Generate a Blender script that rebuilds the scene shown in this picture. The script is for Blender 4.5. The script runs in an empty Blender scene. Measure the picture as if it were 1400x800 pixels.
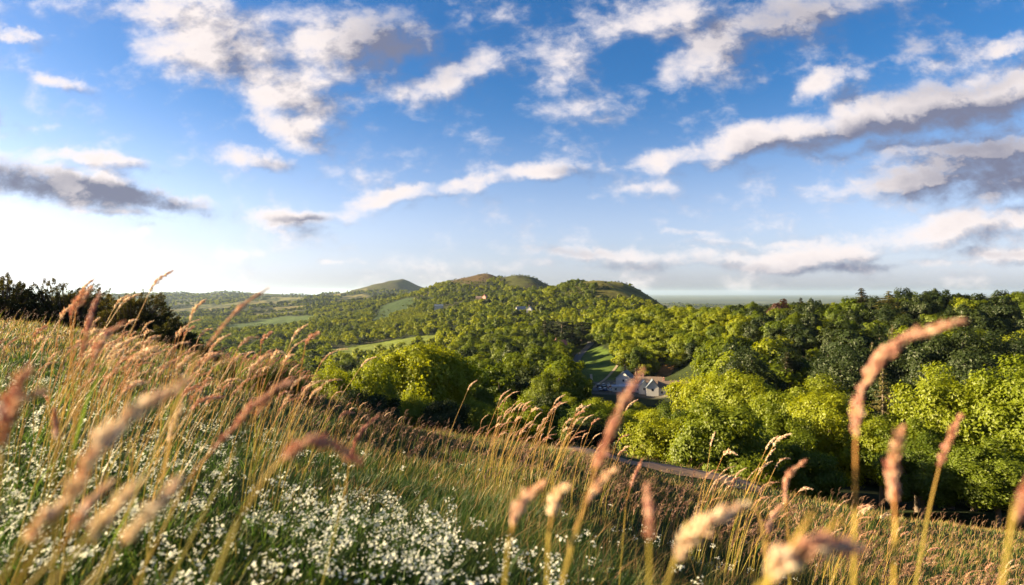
import bpy, math, random
import numpy as np
rng = np.random.default_rng(7); random.seed(7)
PI = math.pi; R = math.radians
F = 778.0                      # 20 mm lens, in photograph pixels
SUN_AZ, SUN_EL = R(-84), R(16.5)
SC = bpy.context.scene
COL = SC.collection

# ---------------------------------------------------------------- helpers
def link(o, parent=None):
    COL.objects.link(o)
    if parent: o.parent = parent
    return o
def tag(o, label=None, cat=None, group=None, kind=None):
    if label: o['label'] = label
    if cat: o['category'] = cat
    if group: o['group'] = group
    if kind: o['kind'] = kind
    return o
def empty(name, loc=(0,0,0), rz=0.0, sc=(1,1,1)):
    o = bpy.data.objects.new(name, None); o.location = loc; o.rotation_euler = (0,0,rz); o.scale = sc
    o.empty_display_size = .1
    return link(o)
def npmesh(name, V, Fc, mats=(), mi=None, attrs=None, smooth=False):
    """V (n,3); Fc list of index arrays, each (m,k)"""
    me = bpy.data.meshes.new(name)
    V = np.asarray(V, np.float32)
    if not isinstance(Fc, (list, tuple)): Fc = [Fc]
    Fc = [np.asarray(f, np.int32) for f in Fc if len(f)]
    me.vertices.add(len(V)); me.vertices.foreach_set('co', V.ravel())
    loops = np.concatenate([f.ravel() for f in Fc]) if Fc else np.zeros(0, np.int32)
    tot = np.concatenate([np.full(len(f), f.shape[1], np.int32) for f in Fc])
    st = np.concatenate([[0], np.cumsum(tot)[:-1]]).astype(np.int32)
    me.loops.add(len(loops)); me.loops.foreach_set('vertex_index', loops)
    me.polygons.add(len(tot)); me.polygons.foreach_set('loop_start', st)
    for m in mats: me.materials.append(m)
    if mi is not None: me.polygons.foreach_set('material_index', np.asarray(mi, np.int32))
    me.polygons.foreach_set('use_smooth', np.full(len(tot), smooth, bool))
    if attrs:
        for k, a in attrs.items():
            a = np.asarray(a, np.float32)
            if a.ndim == 1:
                at = me.attributes.new(k, 'FLOAT', 'POINT'); at.data.foreach_set('value', a)
            else:
                at = me.attributes.new(k, 'FLOAT_COLOR', 'POINT')
                if a.shape[1] == 3: a = np.concatenate([a, np.ones((len(a),1), np.float32)], 1)
                at.data.foreach_set('color', a.ravel())
    me.update(calc_edges=True)
    return me
def obj(name, me, parent=None, loc=None):
    o = bpy.data.objects.new(name, me)
    if loc is not None: o.location = loc
    return link(o, parent)
def unit(a): return a / (np.linalg.norm(a, axis=-1, keepdims=True) + 1e-9)

# value noise ------------------------------------------------------
_T = np.random.default_rng(3).random((256, 256)).astype(np.float64)
def vnoise(x, y):
    xi = np.floor(x).astype(int); yi = np.floor(y).astype(int)
    fx = x - xi; fy = y - yi; fx = fx*fx*(3-2*fx); fy = fy*fy*(3-2*fy)
    a = _T[xi & 255, yi & 255]; b = _T[(xi+1) & 255, yi & 255]
    c = _T[xi & 255, (yi+1) & 255]; d = _T[(xi+1) & 255, (yi+1) & 255]
    return (a*(1-fx)+b*fx)*(1-fy) + (c*(1-fx)+d*fx)*fy
def fbm(x, y, o=4):
    s = 0; a = .5; t = 0
    for i in range(o):
        s = s + a*vnoise(x*2**i+17*i, y*2**i+31*i); t += a; a *= .5
    return s/t

# ---------------------------------------------------------------- terrain
def azpx(px): return math.degrees(math.atan((px-700)/F))
FAR = [(15000,-195),(30000,-215),(62000,-225)]
COLS = [
 (-180, [(.5,-.8),(5,-.7),(20,.6),(100,6),(300,-30),(1000,-100),(5000,-150)]),
 (-100, [(.5,-.7),(3,-.62),(20,-.7),(40,-4),(100,-25),(300,-80),(1000,-130),(5000,-120)]),
 (azpx(-300), [(.5,-.72),(1.6,-.62),(6,-.55),(13,-.6),(20,-.8),(40,-4),(90,-25),(200,-70),(400,-110),(1000,-140),(2500,-130),(5000,-90),(8000,-110)]),
 (azpx(0), [(.5,-.76),(1.6,-.68),(3,-.7),(6,-.75),(10,-.8),(18,-.85),(30,-3),(60,-14),(120,-38),(200,-62),(400,-95),(800,-120),(1500,-120),(2500,-110),(3500,-90),(5000,-60),(6500,-45),(9000,-110)]),
 (azpx(200), [(.5,-.76),(1.6,-.7),(3,-.82),(6,-1.02),(10,-1.18),(15,-1.3),(20,-1.8),(30,-4),(60,-15),(120,-40),(200,-60),(400,-90),(800,-110),(1500,-115),(2000,-110),(3000,-95),(4000,-75),(5000,-52),(6000,-46),(9000,-110)]),
 (azpx(400), [(.5,-.76),(1.6,-.74),(3,-.95),(6,-1.4),(9,-1.7),(12,-2.0),(15,-2.8),(20,-4),(30,-8),(60,-19),(90,-27),(150,-42),(250,-58),(400,-74),(600,-84),(800,-88),(1000,-84),(1300,-80),(1600,-94),(2000,-94),(2500,-82),(3500,-68),(5000,-58),(6500,-60),(9000,-110)]),
 (azpx(550), [(.5,-.77),(1.6,-.78),(3,-1.04),(6,-1.78),(10,-2.5),(13,-3.1),(16,-3.9),(20,-6),(30,-10),(45,-15),(60,-18),(90,-23),(120,-31),(150,-37),(200,-46),(300,-57),(400,-65),(600,-72),(800,-72),(1000,-67),(1300,-60),(1600,-48),(2000,-33),(2500,-16),(3000,-22),(3500,-40),(5000,-40),(6500,-60),(9000,-110)]),
 (azpx(700), [(.5,-.78),(1.6,-.84),(3,-1.17),(6,-1.97),(10,-2.8),(13,-3.45),(16,-4.4),(20,-6.5),(30,-11),(45,-16),(60,-20),(90,-26),(120,-30),(150,-34),(200,-38),(300,-46),(400,-48),(600,-49),(900,-38),(1300,-17),(1600,-4),(2000,4),(2500,-10),(3500,-60),(5000,-90),(9000,-150)]),
 (azpx(790), [(.5,-.79),(1.6,-.86),(3,-1.25),(6,-2.15),(10,-3.05),(13,-3.75),(15.2,-4.2),(17.4,-4.42),(20,-6),(24,-8),(35,-14),(60,-21),(80,-26),(120,-32),(150,-38),(200,-47),(260,-51),(330,-52),(400,-51),(500,-51),(600,-48),(900,-35),(1250,-18),(1600,-22),(2000,-20),(2500,-60),(5000,-130)]),
 (azpx(850), [(.5,-.79),(1.6,-.88),(3,-1.32),(6,-2.3),(10,-3.35),(12.5,-4.05),(15.1,-4.68),(17.5,-4.86),(20,-6.3),(24,-8),(35,-14),(60,-22),(80,-27),(120,-34),(150,-40),(200,-48),(260,-51),(345,-51),(430,-36),(600,-33),(900,-28),(1250,-14),(1600,-40),(2500,-110),(5000,-180)]),
 (azpx(915), [(.5,-.8),(1.6,-.92),(3,-1.4),(6,-2.55),(10,-3.7),(12.5,-4.35),(15.1,-4.95),(17.5,-5.2),(20,-6.7),(30,-12),(50,-20),(75,-25),(110,-35),(150,-41),(200,-50),(260,-54),(320,-54),(350,-51),(400,-42),(480,-30),(600,-32),(900,-40),(1250,-50),(2500,-160)]),
 (azpx(1000), [(.5,-.8),(1.6,-.98),(3,-1.5),(6,-2.8),(10,-4.05),(12.5,-4.75),(15.1,-5.25),(17.5,-5.5),(20,-7.2),(30,-13),(50,-20),(75,-24),(110,-36),(150,-38),(200,-36),(280,-30),(380,-19),(480,-24),(700,-60),(1200,-140),(2500,-180)]),
 (azpx(1200), [(.5,-.8),(1.6,-1.05),(3,-1.75),(6,-3.1),(10,-4.5),(15,-5.8),(20,-8),(35,-16),(60,-21),(80,-27),(110,-37),(150,-38),(200,-30),(280,-15),(350,-17),(600,-70),(1200,-150),(2500,-180)]),
 (azpx(1400), [(.5,-.82),(1.6,-1.2),(3,-2.0),(6,-3.4),(10,-4.8),(15,-6.4),(20,-8.5),(35,-16),(50,-19),(80,-32),(110,-38),(150,-34),(200,-23),(260,-13),(320,-15),(600,-80),(1200,-150),(2500,-180)]),
 (azpx(1800), [(.5,-.82),(1.6,-1.2),(3,-2.0),(6,-3.5),(10,-5),(15,-6.6),(20,-9),(35,-16),(50,-20),(80,-32),(110,-38),(150,-34),(200,-22),(260,-14),(320,-18),(600,-80),(1200,-150),(2500,-180)]),
 (100, [(.5,-.82),(3,-1.9),(10,-4.6),(30,-12),(100,-38),(300,-30),(600,-80),(2500,-180)]),
 (180, [(.5,-.8),(5,-.7),(20,.6),(100,6),(300,-30),(1000,-100),(5000,-150)]),
]
LD0, LD1, DLD = math.log(.4), math.log(62000), .02
LDG = np.arange(LD0, LD1+DLD, DLD); THG = np.arange(-180, 180.01, .5)
tab = np.array([np.interp(LDG, [math.log(d) for d, _ in c+FAR], [z for _, z in c+FAR]) for _, c in COLS])
_Tb = np.array([np.interp(THG, [c[0] for c in COLS], tab[:, j]) for j in range(len(LDG))]).T
def blur(a, k, ax):
    ker = np.ones(2*k+1)/(2*k+1)
    pad = [(0,0),(0,0)]; pad[ax] = (k,k)
    p = np.pad(a, pad, mode='edge')
    return np.apply_along_axis(lambda m: np.convolve(m, ker, 'valid'), ax, p)
for _ in range(2): _Tb = blur(blur(_Tb, 3, 0), 2, 1)
# hills: x, y, height, sx left, sx right, sy, power
HILLS = [
 (-951,5000,152,300,250,600,.62), (-1290,5000,52,260,300,600,.9),
 (-90,2000,66,175,82,300,.8), (46,1900,50,80,100,260,1.25), (-240,2000,14,150,120,300,1),
 (200,1230,43,130,112,210,.9), (300,1190,6,80,80,150,1),
 (-3000,6300,45,500,420,700,1.1), (-3900,6000,24,500,400,700,1.1), (-2200,6600,20,450,500,700,1), (-1500,3600,14,250,300,400,1), (140,1600,5,120,110,260,1),
]
def hillc(i, x, y):
    hx, hy, A, sl, sr, sy, pw = HILLS[i]
    dx = x-hx; dy = y-hy
    q = (dx/np.where(dx < 0, sl, sr))**2 + (dy/sy)**2
    return np.exp(-q**pw)
def DTH(x, y):
    r = np.hypot(x, y); th = np.degrees(np.arctan2(x, y))
    D = r*np.cos(np.radians(np.clip(np.abs(th), 0, 60)))
    return np.maximum(D, .41), th
def H(x, y):
    x = np.asarray(x, float); y = np.asarray(y, float)
    D, th = DTH(x, y)
    a = np.clip((np.log(D)-LD0)/DLD, 0, len(LDG)-1.001); b = np.clip((th+180)/.5, 0, len(THG)-1.001)
    ai = a.astype(int); bi = b.astype(int); fa = a-ai; fb = b-bi
    z = (_Tb[bi,ai]*(1-fa)+_Tb[bi,ai+1]*fa)*(1-fb) + (_Tb[bi+1,ai]*(1-fa)+_Tb[bi+1,ai+1]*fa)*fb
    for i in range(len(HILLS)): z = z + HILLS[i][2]*hillc(i, x, y)
    z = z + np.clip((D-1)/4, 0, 1)*.10*(fbm(x*.6+5, y*.6)-.5)*np.clip(D/6, 0, 2)
    w = np.clip((D-300)/900, 0, 1)*np.clip((14000-D)/8000, .12, 1)
    z = z + w*(np.minimum(D, 8000)*.013)*(fbm(x/260+9, y/260+3, 4)-.5)
    z = z - np.clip((D-500)/600, 0, 1)*np.clip((9000-D)/4000, 0, 1)*5*(1-np.abs(fbm(x/150+1, y/150+8, 3)-.5)*5).clip(0, 1)
    return z
def W(px, Y): return ((px-700)/F*Y, Y)
def PX(x, y): return 700+F*x/np.maximum(y, .01)
def G(px, Y):
    x, y = W(px, Y); return (x, y, float(H(x, y)))

# ---- land cover
def inpoly(x, y, poly):
    ins = np.zeros(np.shape(x), bool); n = len(poly)
    for i in range(n):
        x0, y0 = poly[i]; x1, y1 = poly[(i+1) % n]
        c = ((y0 > y) != (y1 > y)) & (x < (x1-x0)*(y-y0)/(y1-y0+1e-12)+x0)
        ins ^= c
    return ins
def poly(*p): return [W(a, b) for a, b in p]
HOTEL = poly((806,288),(842,286),(930,276),(936,296),(915,318),(885,330),(850,333),(800,326))
GRASS = poly((796,325),(846,336),(850,360),(838,400),(824,440),(810,470),(796,440))
SCAR = poly((897,340),(918,336),(922,352),(910,366),(900,358))
ROADL = [(822,296),(806,300),(794,318),(788,345),(785,380),(788,420),(796,455),(806,490),(812,560),(800,700)]
PATHL = [(690,14.2),(770,15.9),(840,16.4),(920,16.5),(985,16.5),(1035,16.5)]
F_LIT = poly((452,700),(530,690),(600,730),(600,860),(520,880),(450,840))
F_MEAD = poly((470,610),(540,600),(545,650),(480,665))
F_YEL = poly((478,1050),(520,1020),(600,1130),(575,1500),(545,1500),(500,1230))
F_DK = poly((505,1290),(535,1290),(570,1640),(560,1900),(520,1850))
F_GR = poly((300,1650),(370,1560),(420,1750),(430,2000),(390,2150),(320,1900))
FIELDS = [(F_LIT,(.125,.16,.025)),(F_MEAD,(.05,.085,.02)),(F_YEL,(.16,.185,.025)),(F_DK,(.035,.06,.018)),(F_GR,(.07,.11,.028))]
def segdist(x, y, pts):
    d = np.full(np.shape(x), 1e9)
    for (a, b) in zip(pts[:-1], pts[1:]):
        ax, ay = W(*a); bx, by = W(*b)
        t = np.clip(((x-ax)*(bx-ax)+(y-ay)*(by-ay))/((bx-ax)**2+(by-ay)**2), 0, 1)
        d = np.minimum(d, np.hypot(x-ax-t*(bx-ax), y-ay-t*(by-ay)))
    return d
def bare(x, y):
    b = np.zeros(np.shape(x))
    for i, th in ((0,.34),(1,.5),(2,.5),(3,.30),(5,.33),(6,.3)):
        c = hillc(i, x, y)
        if i in (5, 6): c = np.where(x > 178+.12*(y-1230), c, c*.5)
        b = np.maximum(b, (c-th)/.12)
    return b + (fbm(x/45, y/45, 3)-.5)*1.6*(b > -.8)
def farfield(x, y):
    D, th = DTH(x, y)
    c = (np.floor(x/230+.6*np.sin(y/300)), np.floor(y/420+.5*np.sin(x/260)))
    v = _T[(c[0].astype(int)*7+3) & 255, (c[1].astype(int)*13+5) & 255]
    return v, np.clip((D-1900)/900, 0, 1)
def wood(x, y):
    D, th = DTH(x, y)
    w = (D > 42) & (D < 9000)
    for p, _ in FIELDS: w &= ~inpoly(x, y, p)
    for p in (HOTEL, GRASS, SCAR, poly((806,262),(948,258),(948,330),(806,345)), poly((752,385),(772,385),(775,415),(752,415)), poly((712,240),(728,240),(732,272),(712,272))): w &= ~inpoly(x, y, p)
    w &= bare(x, y) < .3
    v, fw = farfield(x, y)
    w &= ~((v < .42*fw))
    w &= ~((D < 520) & (segdist(x, y, ROADL) < 7.5))
    return w

# ground sheet ------------------------------------------------------
def nodes_of(m):
    m.use_nodes = True; nt = m.node_tree; nt.nodes.clear(); return nt
def N(nt, t, **k):
    n = nt.nodes.new(t)
    for a, b in k.items():
        if a == 'inp':
            for i, v in b.items(): n.inputs[i].default_value = v
        else: setattr(n, a, b)
    return n
def mixc(nt, fac, a, b, mode='MIX'):
    n = N(nt, 'ShaderNodeMix', data_type='RGBA', blend_type=mode)
    for s, v in ((0, fac), (6, a), (7, b)):
        if hasattr(v, 'is_output'): nt.links.new(v, n.inputs[s])
        else: n.inputs[s].default_value = v if s == 0 else (*v, 1)
    return n.outputs[2]
def noise(nt, scale, detail=4, rough=.55, vec=None, out=0):
    n = N(nt, 'ShaderNodeTexNoise', inp={'Scale': scale, 'Detail': detail, 'Roughness': rough})
    if vec: nt.links.new(vec, n.inputs['Vector'])
    return n.outputs[out]
def ramp(nt, v, lo, hi):
    n = N(nt, 'ShaderNodeMapRange', inp={1: lo, 2: hi}); nt.links.new(v, n.inputs[0]); return n.outputs[0]
def plain(name, c, rough=.8, var=.25, scale=3, metal=0, bump=0):
    m = bpy.data.materials.new(name); nt = nodes_of(m); L = nt.links.new
    tc = N(nt, 'ShaderNodeTexCoord').outputs['Object']
    n = noise(nt, scale, 5, .6, tc)
    col = mixc(nt, n, tuple(x*(1-var) for x in c), tuple(min(1, x*(1+var)) for x in c))
    b = N(nt, 'ShaderNodeBsdfPrincipled', inp={'Roughness': rough, 'Metallic': metal})
    L(col, b.inputs['Base Color'])
    if bump:
        bp = N(nt, 'ShaderNodeBump', inp={'Strength': bump}); L(n, bp.inputs['Height']); L(bp.outputs[0], b.inputs['Normal'])
    o = N(nt, 'ShaderNodeOutputMaterial'); L(b.outputs[0], o.inputs[0])
    return m

m = bpy.data.materials.new('ground_cover'); nt = nodes_of(m); L = nt.links.new
pos = N(nt, 'ShaderNodeNewGeometry').outputs['Position']
at = N(nt, 'ShaderNodeAttribute', attribute_name='cover').outputs['Color']
n1 = noise(nt, 9, 6, .7, pos); n2 = noise(nt, .05, 6, .75, pos); n3 = noise(nt, .8, 5, .7, pos)
c1 = mixc(nt, ramp(nt, n1, .3, .7), (.45,.45,.45), (1.35,1.3,1.2))
c2 = mixc(nt, ramp(nt, n2, .35, .65), (.6,.6,.55), (1.3,1.3,1.3))
c3 = mixc(nt, ramp(nt, n3, .3, .7), (.75,.75,.7), (1.2,1.2,1.15))
c = mixc(nt, 1.0, at, c1, 'MULTIPLY'); c = mixc(nt, 1.0, c, c2, 'MULTIPLY'); c = mixc(nt, 1.0, c, c3, 'MULTIPLY')
b = N(nt, 'ShaderNodeBsdfPrincipled', inp={'Roughness': .95, 'Specular IOR Level': .1}); L(c, b.inputs['Base Color'])
bp = N(nt, 'ShaderNodeBump', inp={'Strength': .6, 'Distance': .04}); L(n1, bp.inputs['Height']); L(bp.outputs[0], b.inputs['Normal'])
L(b.outputs[0], N(nt, 'ShaderNodeOutputMaterial').inputs[0])
M_GROUND = m

ths = np.concatenate([np.arange(-180, -64, 4), np.arange(-64, 64, .3), np.arange(64, 180, 4)])
rs = np.exp(np.arange(math.log(.25), math.log(60500), .0185))
TH, RR = np.meshgrid(np.radians(ths), rs, indexing='ij')
X = RR*np.sin(TH); Y = RR*np.cos(TH); Z = H(X, Y)
na, nr = X.shape
i = np.arange(na)[:, None]*nr + np.arange(nr-1)[None, :]
j = ((np.arange(na)+1) % na)[:, None]*nr + np.arange(nr-1)[None, :]
quads = np.stack([i, i+1, j+1, j], -1).reshape(-1, 4)
ctr = np.array([[0, 0, float(Z[:, 0].mean())]])
V = np.concatenate([np.stack([X, Y, Z], -1).reshape(-1, 3), ctr])
cidx = len(V)-1
tris = np.stack([np.full(na, cidx), np.arange(na)*nr, ((np.arange(na)+1) % na)*nr], -1)
x = V[:, 0]; y = V[:, 1]; D, th = DTH(x, y)
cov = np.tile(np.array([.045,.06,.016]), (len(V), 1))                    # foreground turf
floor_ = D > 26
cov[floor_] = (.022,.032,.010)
br = bare(x, y); k = np.clip(br*2, 0, 1)[:, None]*(D > 700)[:, None]
f1 = fbm(x/60+3, y/60, 4)[:, None]
heath = np.array([.050,.045,.020])*(f1 > .5) + np.array([.058,.064,.018])*(f1 <= .5)
kd = np.maximum(hillc(5, x, y), hillc(6, x, y))[:, None]
heath = heath*(1-np.clip(kd*2, 0, 1)) + np.clip(kd*2, 0, 1)*(np.array([.13,.125,.028])*(1-.4*(f1 > .52)))
kb = np.clip((hillc(2, x, y)[:, None]-.5)*4, 0, 1)*(x[:, None] < -15); heath = heath*(1-kb*.7) + kb*.7*np.array([.10,.06,.032])
cov = cov*(1-k) + heath*k
for p, c_ in FIELDS: cov[inpoly(x, y, p)] = c_
v, fw = farfield(x, y)
ff = (v < .42) & (fw > .3) & (br < 0)
cov[ff] = np.stack([.10+.25*v[ff], .12+.12*v[ff], .04+.05*v[ff]], -1)
pl = D > 9000
vv = fbm(x/900, y/1500, 5)[:, None]**1.5
cov[pl] = (np.array([.035,.06,.05])*(1-vv) + np.array([.16,.17,.10])*vv)[pl]
cov[inpoly(x, y, GRASS)] = (.075,.12,.02)
cov[inpoly(x, y, HOTEL)] = (.12,.11,.10)
cov[inpoly(x, y, SCAR)] = (.22,.11,.05)
ground = obj('ground', npmesh('ground', V, [quads, tris], [M_GROUND], attrs={'cover': cov}, smooth=True))
tag(ground, 'grassy hill falling away to a wooded valley and far hills', None, None, 'structure')

def ribbon(name, pts, width, lift, mat, n=60, rag=.2, **kw):
    P = np.array([W(*p) for p in pts]); s = np.concatenate([[0], np.cumsum(np.hypot(*np.diff(P, axis=0).T))])
    t = np.linspace(0, s[-1], n); cx = np.interp(t, s, P[:, 0]); cy = np.interp(t, s, P[:, 1])
    for _ in range(3):
        cx[1:-1] = (cx[:-2]+cx[1:-1]*2+cx[2:])/4; cy[1:-1] = (cy[:-2]+cy[1:-1]*2+cy[2:])/4
    tx = np.gradient(cx); ty = np.gradient(cy); l = np.hypot(tx, ty); nx, ny = -ty/l, tx/l
    m_ = 7; u = np.linspace(-.5, .5, m_); w = width*(1+rag*(fbm(t*1.1, t*0, 4)-.5)[:, None]); cx = cx+nx*rag*.35*(fbm(t*.7, t*0+5, 3)-.5); cy = cy+ny*rag*.35*(fbm(t*.7, t*0+5, 3)-.5)
    Xr = cx[:, None]+nx[:, None]*u*w; Yr = cy[:, None]+ny[:, None]*u*w
    Zr = H(Xr, Yr)+lift
    i = (np.arange(n-1)[:, None]*m_+np.arange(m_-1)[None]).ravel()
    q = np.stack([i, i+m_, i+m_+1, i+1], -1)
    o = obj(name, npmesh(name, np.stack([Xr, Yr, Zr], -1).reshape(-1, 3), q, [mat], smooth=True))
    tag(o, **kw); return o
M_DIRT = plain('trodden_earth', (.19,.105,.055), .95, .6, 1.3, bump=.5)
M_ASPH = plain('asphalt', (.065,.065,.068), .85, .2, 1)
ribbon('footpath', PATHL, 1.35, .012, M_DIRT, 260, rag=1.9, label='bare earth path along the lower edge of the meadow', kind='structure')
ribbon('road', ROADL, 7.0, .35, M_ASPH, 120, label='grey road curving up the valley past the car park', kind='structure')
M_TRACK = plain('worn_track', (.26,.20,.12), .95, .3, .5)
ribbon('grass_track', [(812,306),(822,325),(836,352),(848,378)], 1.6, .25, M_TRACK, 60, label='worn diagonal track up the grass bank', kind='structure')
ribbon('grass_path', [(810,306),(809,330),(808,352)], 1.5, .25, M_TRACK, 40, label='short straight track up the grass bank', kind='structure')

# ---------------------------------------------------------------- foliage materials
def leafmat(name, c0, c1, trans=.5, hue=.03, detail=.35, rough=.6):
    m = bpy.data.materials.new(name); nt = nodes_of(m); L = nt.links.new
    oi = N(nt, 'ShaderNodeObjectInfo').outputs['Random']
    tc = N(nt, 'ShaderNodeTexCoord').outputs['Object']
    n = noise(nt, detail, 3, .6, tc)
    s = N(nt, 'ShaderNodeMath', operation='MULTIPLY_ADD', inp={1: .8, 2: -.15}); L(n, s.inputs[0])
    s2 = N(nt, 'ShaderNodeMath', operation='MULTIPLY_ADD', inp={1: .65}, use_clamp=True); L(oi, s2.inputs[0]); L(s.outputs[0], s2.inputs[2])
    col = mixc(nt, s2.outputs[0], c0, c1)
    d = N(nt, 'ShaderNodeBsdfDiffuse'); t = N(nt, 'ShaderNodeBsdfTranslucent'); g = N(nt, 'ShaderNodeBsdfGlossy', inp={'Roughness': rough*.8})
    L(col, d.inputs[0])
    tcol = mixc(nt, 1.0, col, (1.5,1.35,.55), 'MULTIPLY'); L(tcol, t.inputs[0])
    g.inputs[0].default_value = (.5,.5,.45,1)
    mx = N(nt, 'ShaderNodeMixShader', inp={0: trans}); L(d.outputs[0], mx.inputs[1]); L(t.outputs[0], mx.inputs[2])
    mg = N(nt, 'ShaderNodeMixShader', inp={0: .035}); L(mx.outputs[0], mg.inputs[1]); L(g.outputs[0], mg.inputs[2])
    L(mg.outputs[0], N(nt, 'ShaderNodeOutputMaterial').inputs[0])
    return m
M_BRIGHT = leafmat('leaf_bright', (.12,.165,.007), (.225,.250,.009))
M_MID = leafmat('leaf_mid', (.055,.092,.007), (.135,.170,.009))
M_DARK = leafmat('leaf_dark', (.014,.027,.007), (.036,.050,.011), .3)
M_CONI = leafmat('needle_dark', (.012,.021,.008), (.040,.040,.014), .2)
M_OLIVE = leafmat('needle_olive', (.07,.075,.02), (.12,.10,.03), .25)
M_COPPER = leafmat('leaf_copper', (.04,.016,.012), (.07,.03,.02), .3)
M_BARK = plain('bark', (.14,.105,.075), .9, .4, 4, bump=.4)

def cards(C, Nn, s, asp=.6, r=rng):
    n = len(C); a = unit(r.normal(size=(n, 3))); t = unit(np.cross(Nn, a)); b = np.cross(Nn, t)
    s = np.asarray(s).reshape(-1, 1)*np.ones((n, 1))
    V = np.stack([C+t*s, C+b*s*asp+Nn*s*.15, C-t*s, C-b*s*asp+Nn*s*.15], 1).reshape(-1, 3)
    return V, np.arange(4*n).reshape(-1, 4)
def tube(P, rad, k=6):
    P = np.asarray(P, float); n = len(P); T = unit(np.gradient(P, axis=0))
    up = np.array([.37, .11, .92]); A = unit(np.cross(T, up)); B = np.cross(T, A)
    a = np.arange(k)*2*PI/k; rad = np.asarray(rad).reshape(-1, 1, 1)
    V = P[:, None]+rad*(A[:, None]*np.cos(a)[None, :, None]+B[:, None]*np.sin(a)[None, :, None])
    i = np.arange(n-1)[:, None]*k; j = np.arange(k)[None]; j2 = (j+1) % k
    q = np.stack([i+j, i+j2, i+k+j2, i+k+j], -1).reshape(-1, 4)
    return V.reshape(-1, 3), q
class MB:
    def __init__(s): s.V = []; s.Q = []; s.n = 0; s.A = []
    def add(s, V, q, a=None):
        s.V.append(V); s.Q.append(q+s.n); s.n += len(V)
        if a is not None: s.A.append(np.full(len(V), a) if np.isscalar(a) else a)
    def mesh(s, name, mats, smooth=False):
        at = {'tone': np.concatenate(s.A)} if s.A else None
        groups = {}
        for q in s.Q: groups.setdefault(q.shape[1], []).append(q)
        return npmesh(name, np.concatenate(s.V), [np.concatenate(g) for g in groups.values()], mats, attrs=at, smooth=smooth)

def broadleaf(seed, ncl, per, leaf, mat, R0=5.4, z0=1.0, z1=12.0, shape='round', limbs=True):
    r = np.random.default_rng(seed); zc = (z0+z1)/2+.4; hz = (z1-z0)/2
    d = unit(r.normal(size=(ncl*3, 3))); d = d[d[:, 2] > -.85][:ncl]; ncl = len(d)
    lump = 1 + .42*(fbm(d[:, 0]*2.1+seed, d[:, 1]*2.1+d[:, 2]*1.7, 2)-.5)*2
    rad = (r.uniform(.45, .88, ncl))*lump
    taper = np.where(d[:, 2] < 0, 1+.10*d[:, 2], 1-.18*d[:, 2]**2)
    C = np.stack([d[:, 0]*R0*rad*taper, d[:, 1]*R0*rad*taper, zc+d[:, 2]*hz*rad], -1)
    cr = r.uniform(.16, .30, ncl)*R0*(30/ncl)**.18
    C[:, 2] = np.clip(C[:, 2], z0+cr*.6, z1+.5)
    e = unit(r.normal(size=(ncl, per, 3))); q = r.uniform(.55, 1.08, (ncl, per, 1)); q = np.where(r.random((ncl, per, 1)) < (.16 if leaf < .3 else .06), r.uniform(1.05, 1.5, (ncl, per, 1)), q)
    P = (C[:, None]+e*cr[:, None, None]*q*np.array([1, 1, .85])).reshape(-1, 3)
    Nn = e.reshape(-1, 3)
    own = np.repeat(np.arange(ncl), per)
    keep = np.ones(len(P), bool)
    for i in range(ncl):
        dd = np.linalg.norm(P-C[i], axis=1); keep &= ~((dd < cr[i]*.62) & (own != i))
    out = unit(P-np.array([0, 0, zc-1]))
    P = P[keep]; fine_ = leaf < .3
    Nn = unit(Nn[keep]*(.7 if fine_ else .5)+out[keep]*(.7 if fine_ else 1.0)+r.normal(size=(keep.sum(), 3))*(.45 if fine_ else .3)+np.array([0, 0, .1]))
    V, q = cards(P, Nn, leaf*r.uniform(.6, 1.25, len(P)), .62, r)
    crown = npmesh('crown', V, q, [mat])
    mb = MB()
    bend = r.normal(size=2)*.3
    ax = lambda z: np.array([bend[0]*z/z1, bend[1]*z/z1, z])
    zz = np.linspace(-1.5, z1*.75, 7)
    mb.add(*tube([ax(z) for z in zz], np.linspace(.34, .07, 7), 7))
    if limbs:
        for i in r.choice(ncl, min(ncl, 22), replace=False):
            b0 = ax(r.uniform(.2, .55)*z1); e1 = C[i]; md = (b0+e1)/2+np.array([0, 0, -.3+r.uniform(0, .6)])
            mb.add(*tube([b0, md, e1], [.13, .08, .03], 5))
    return crown, mb.mesh('trunk', [M_BARK], True)
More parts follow.
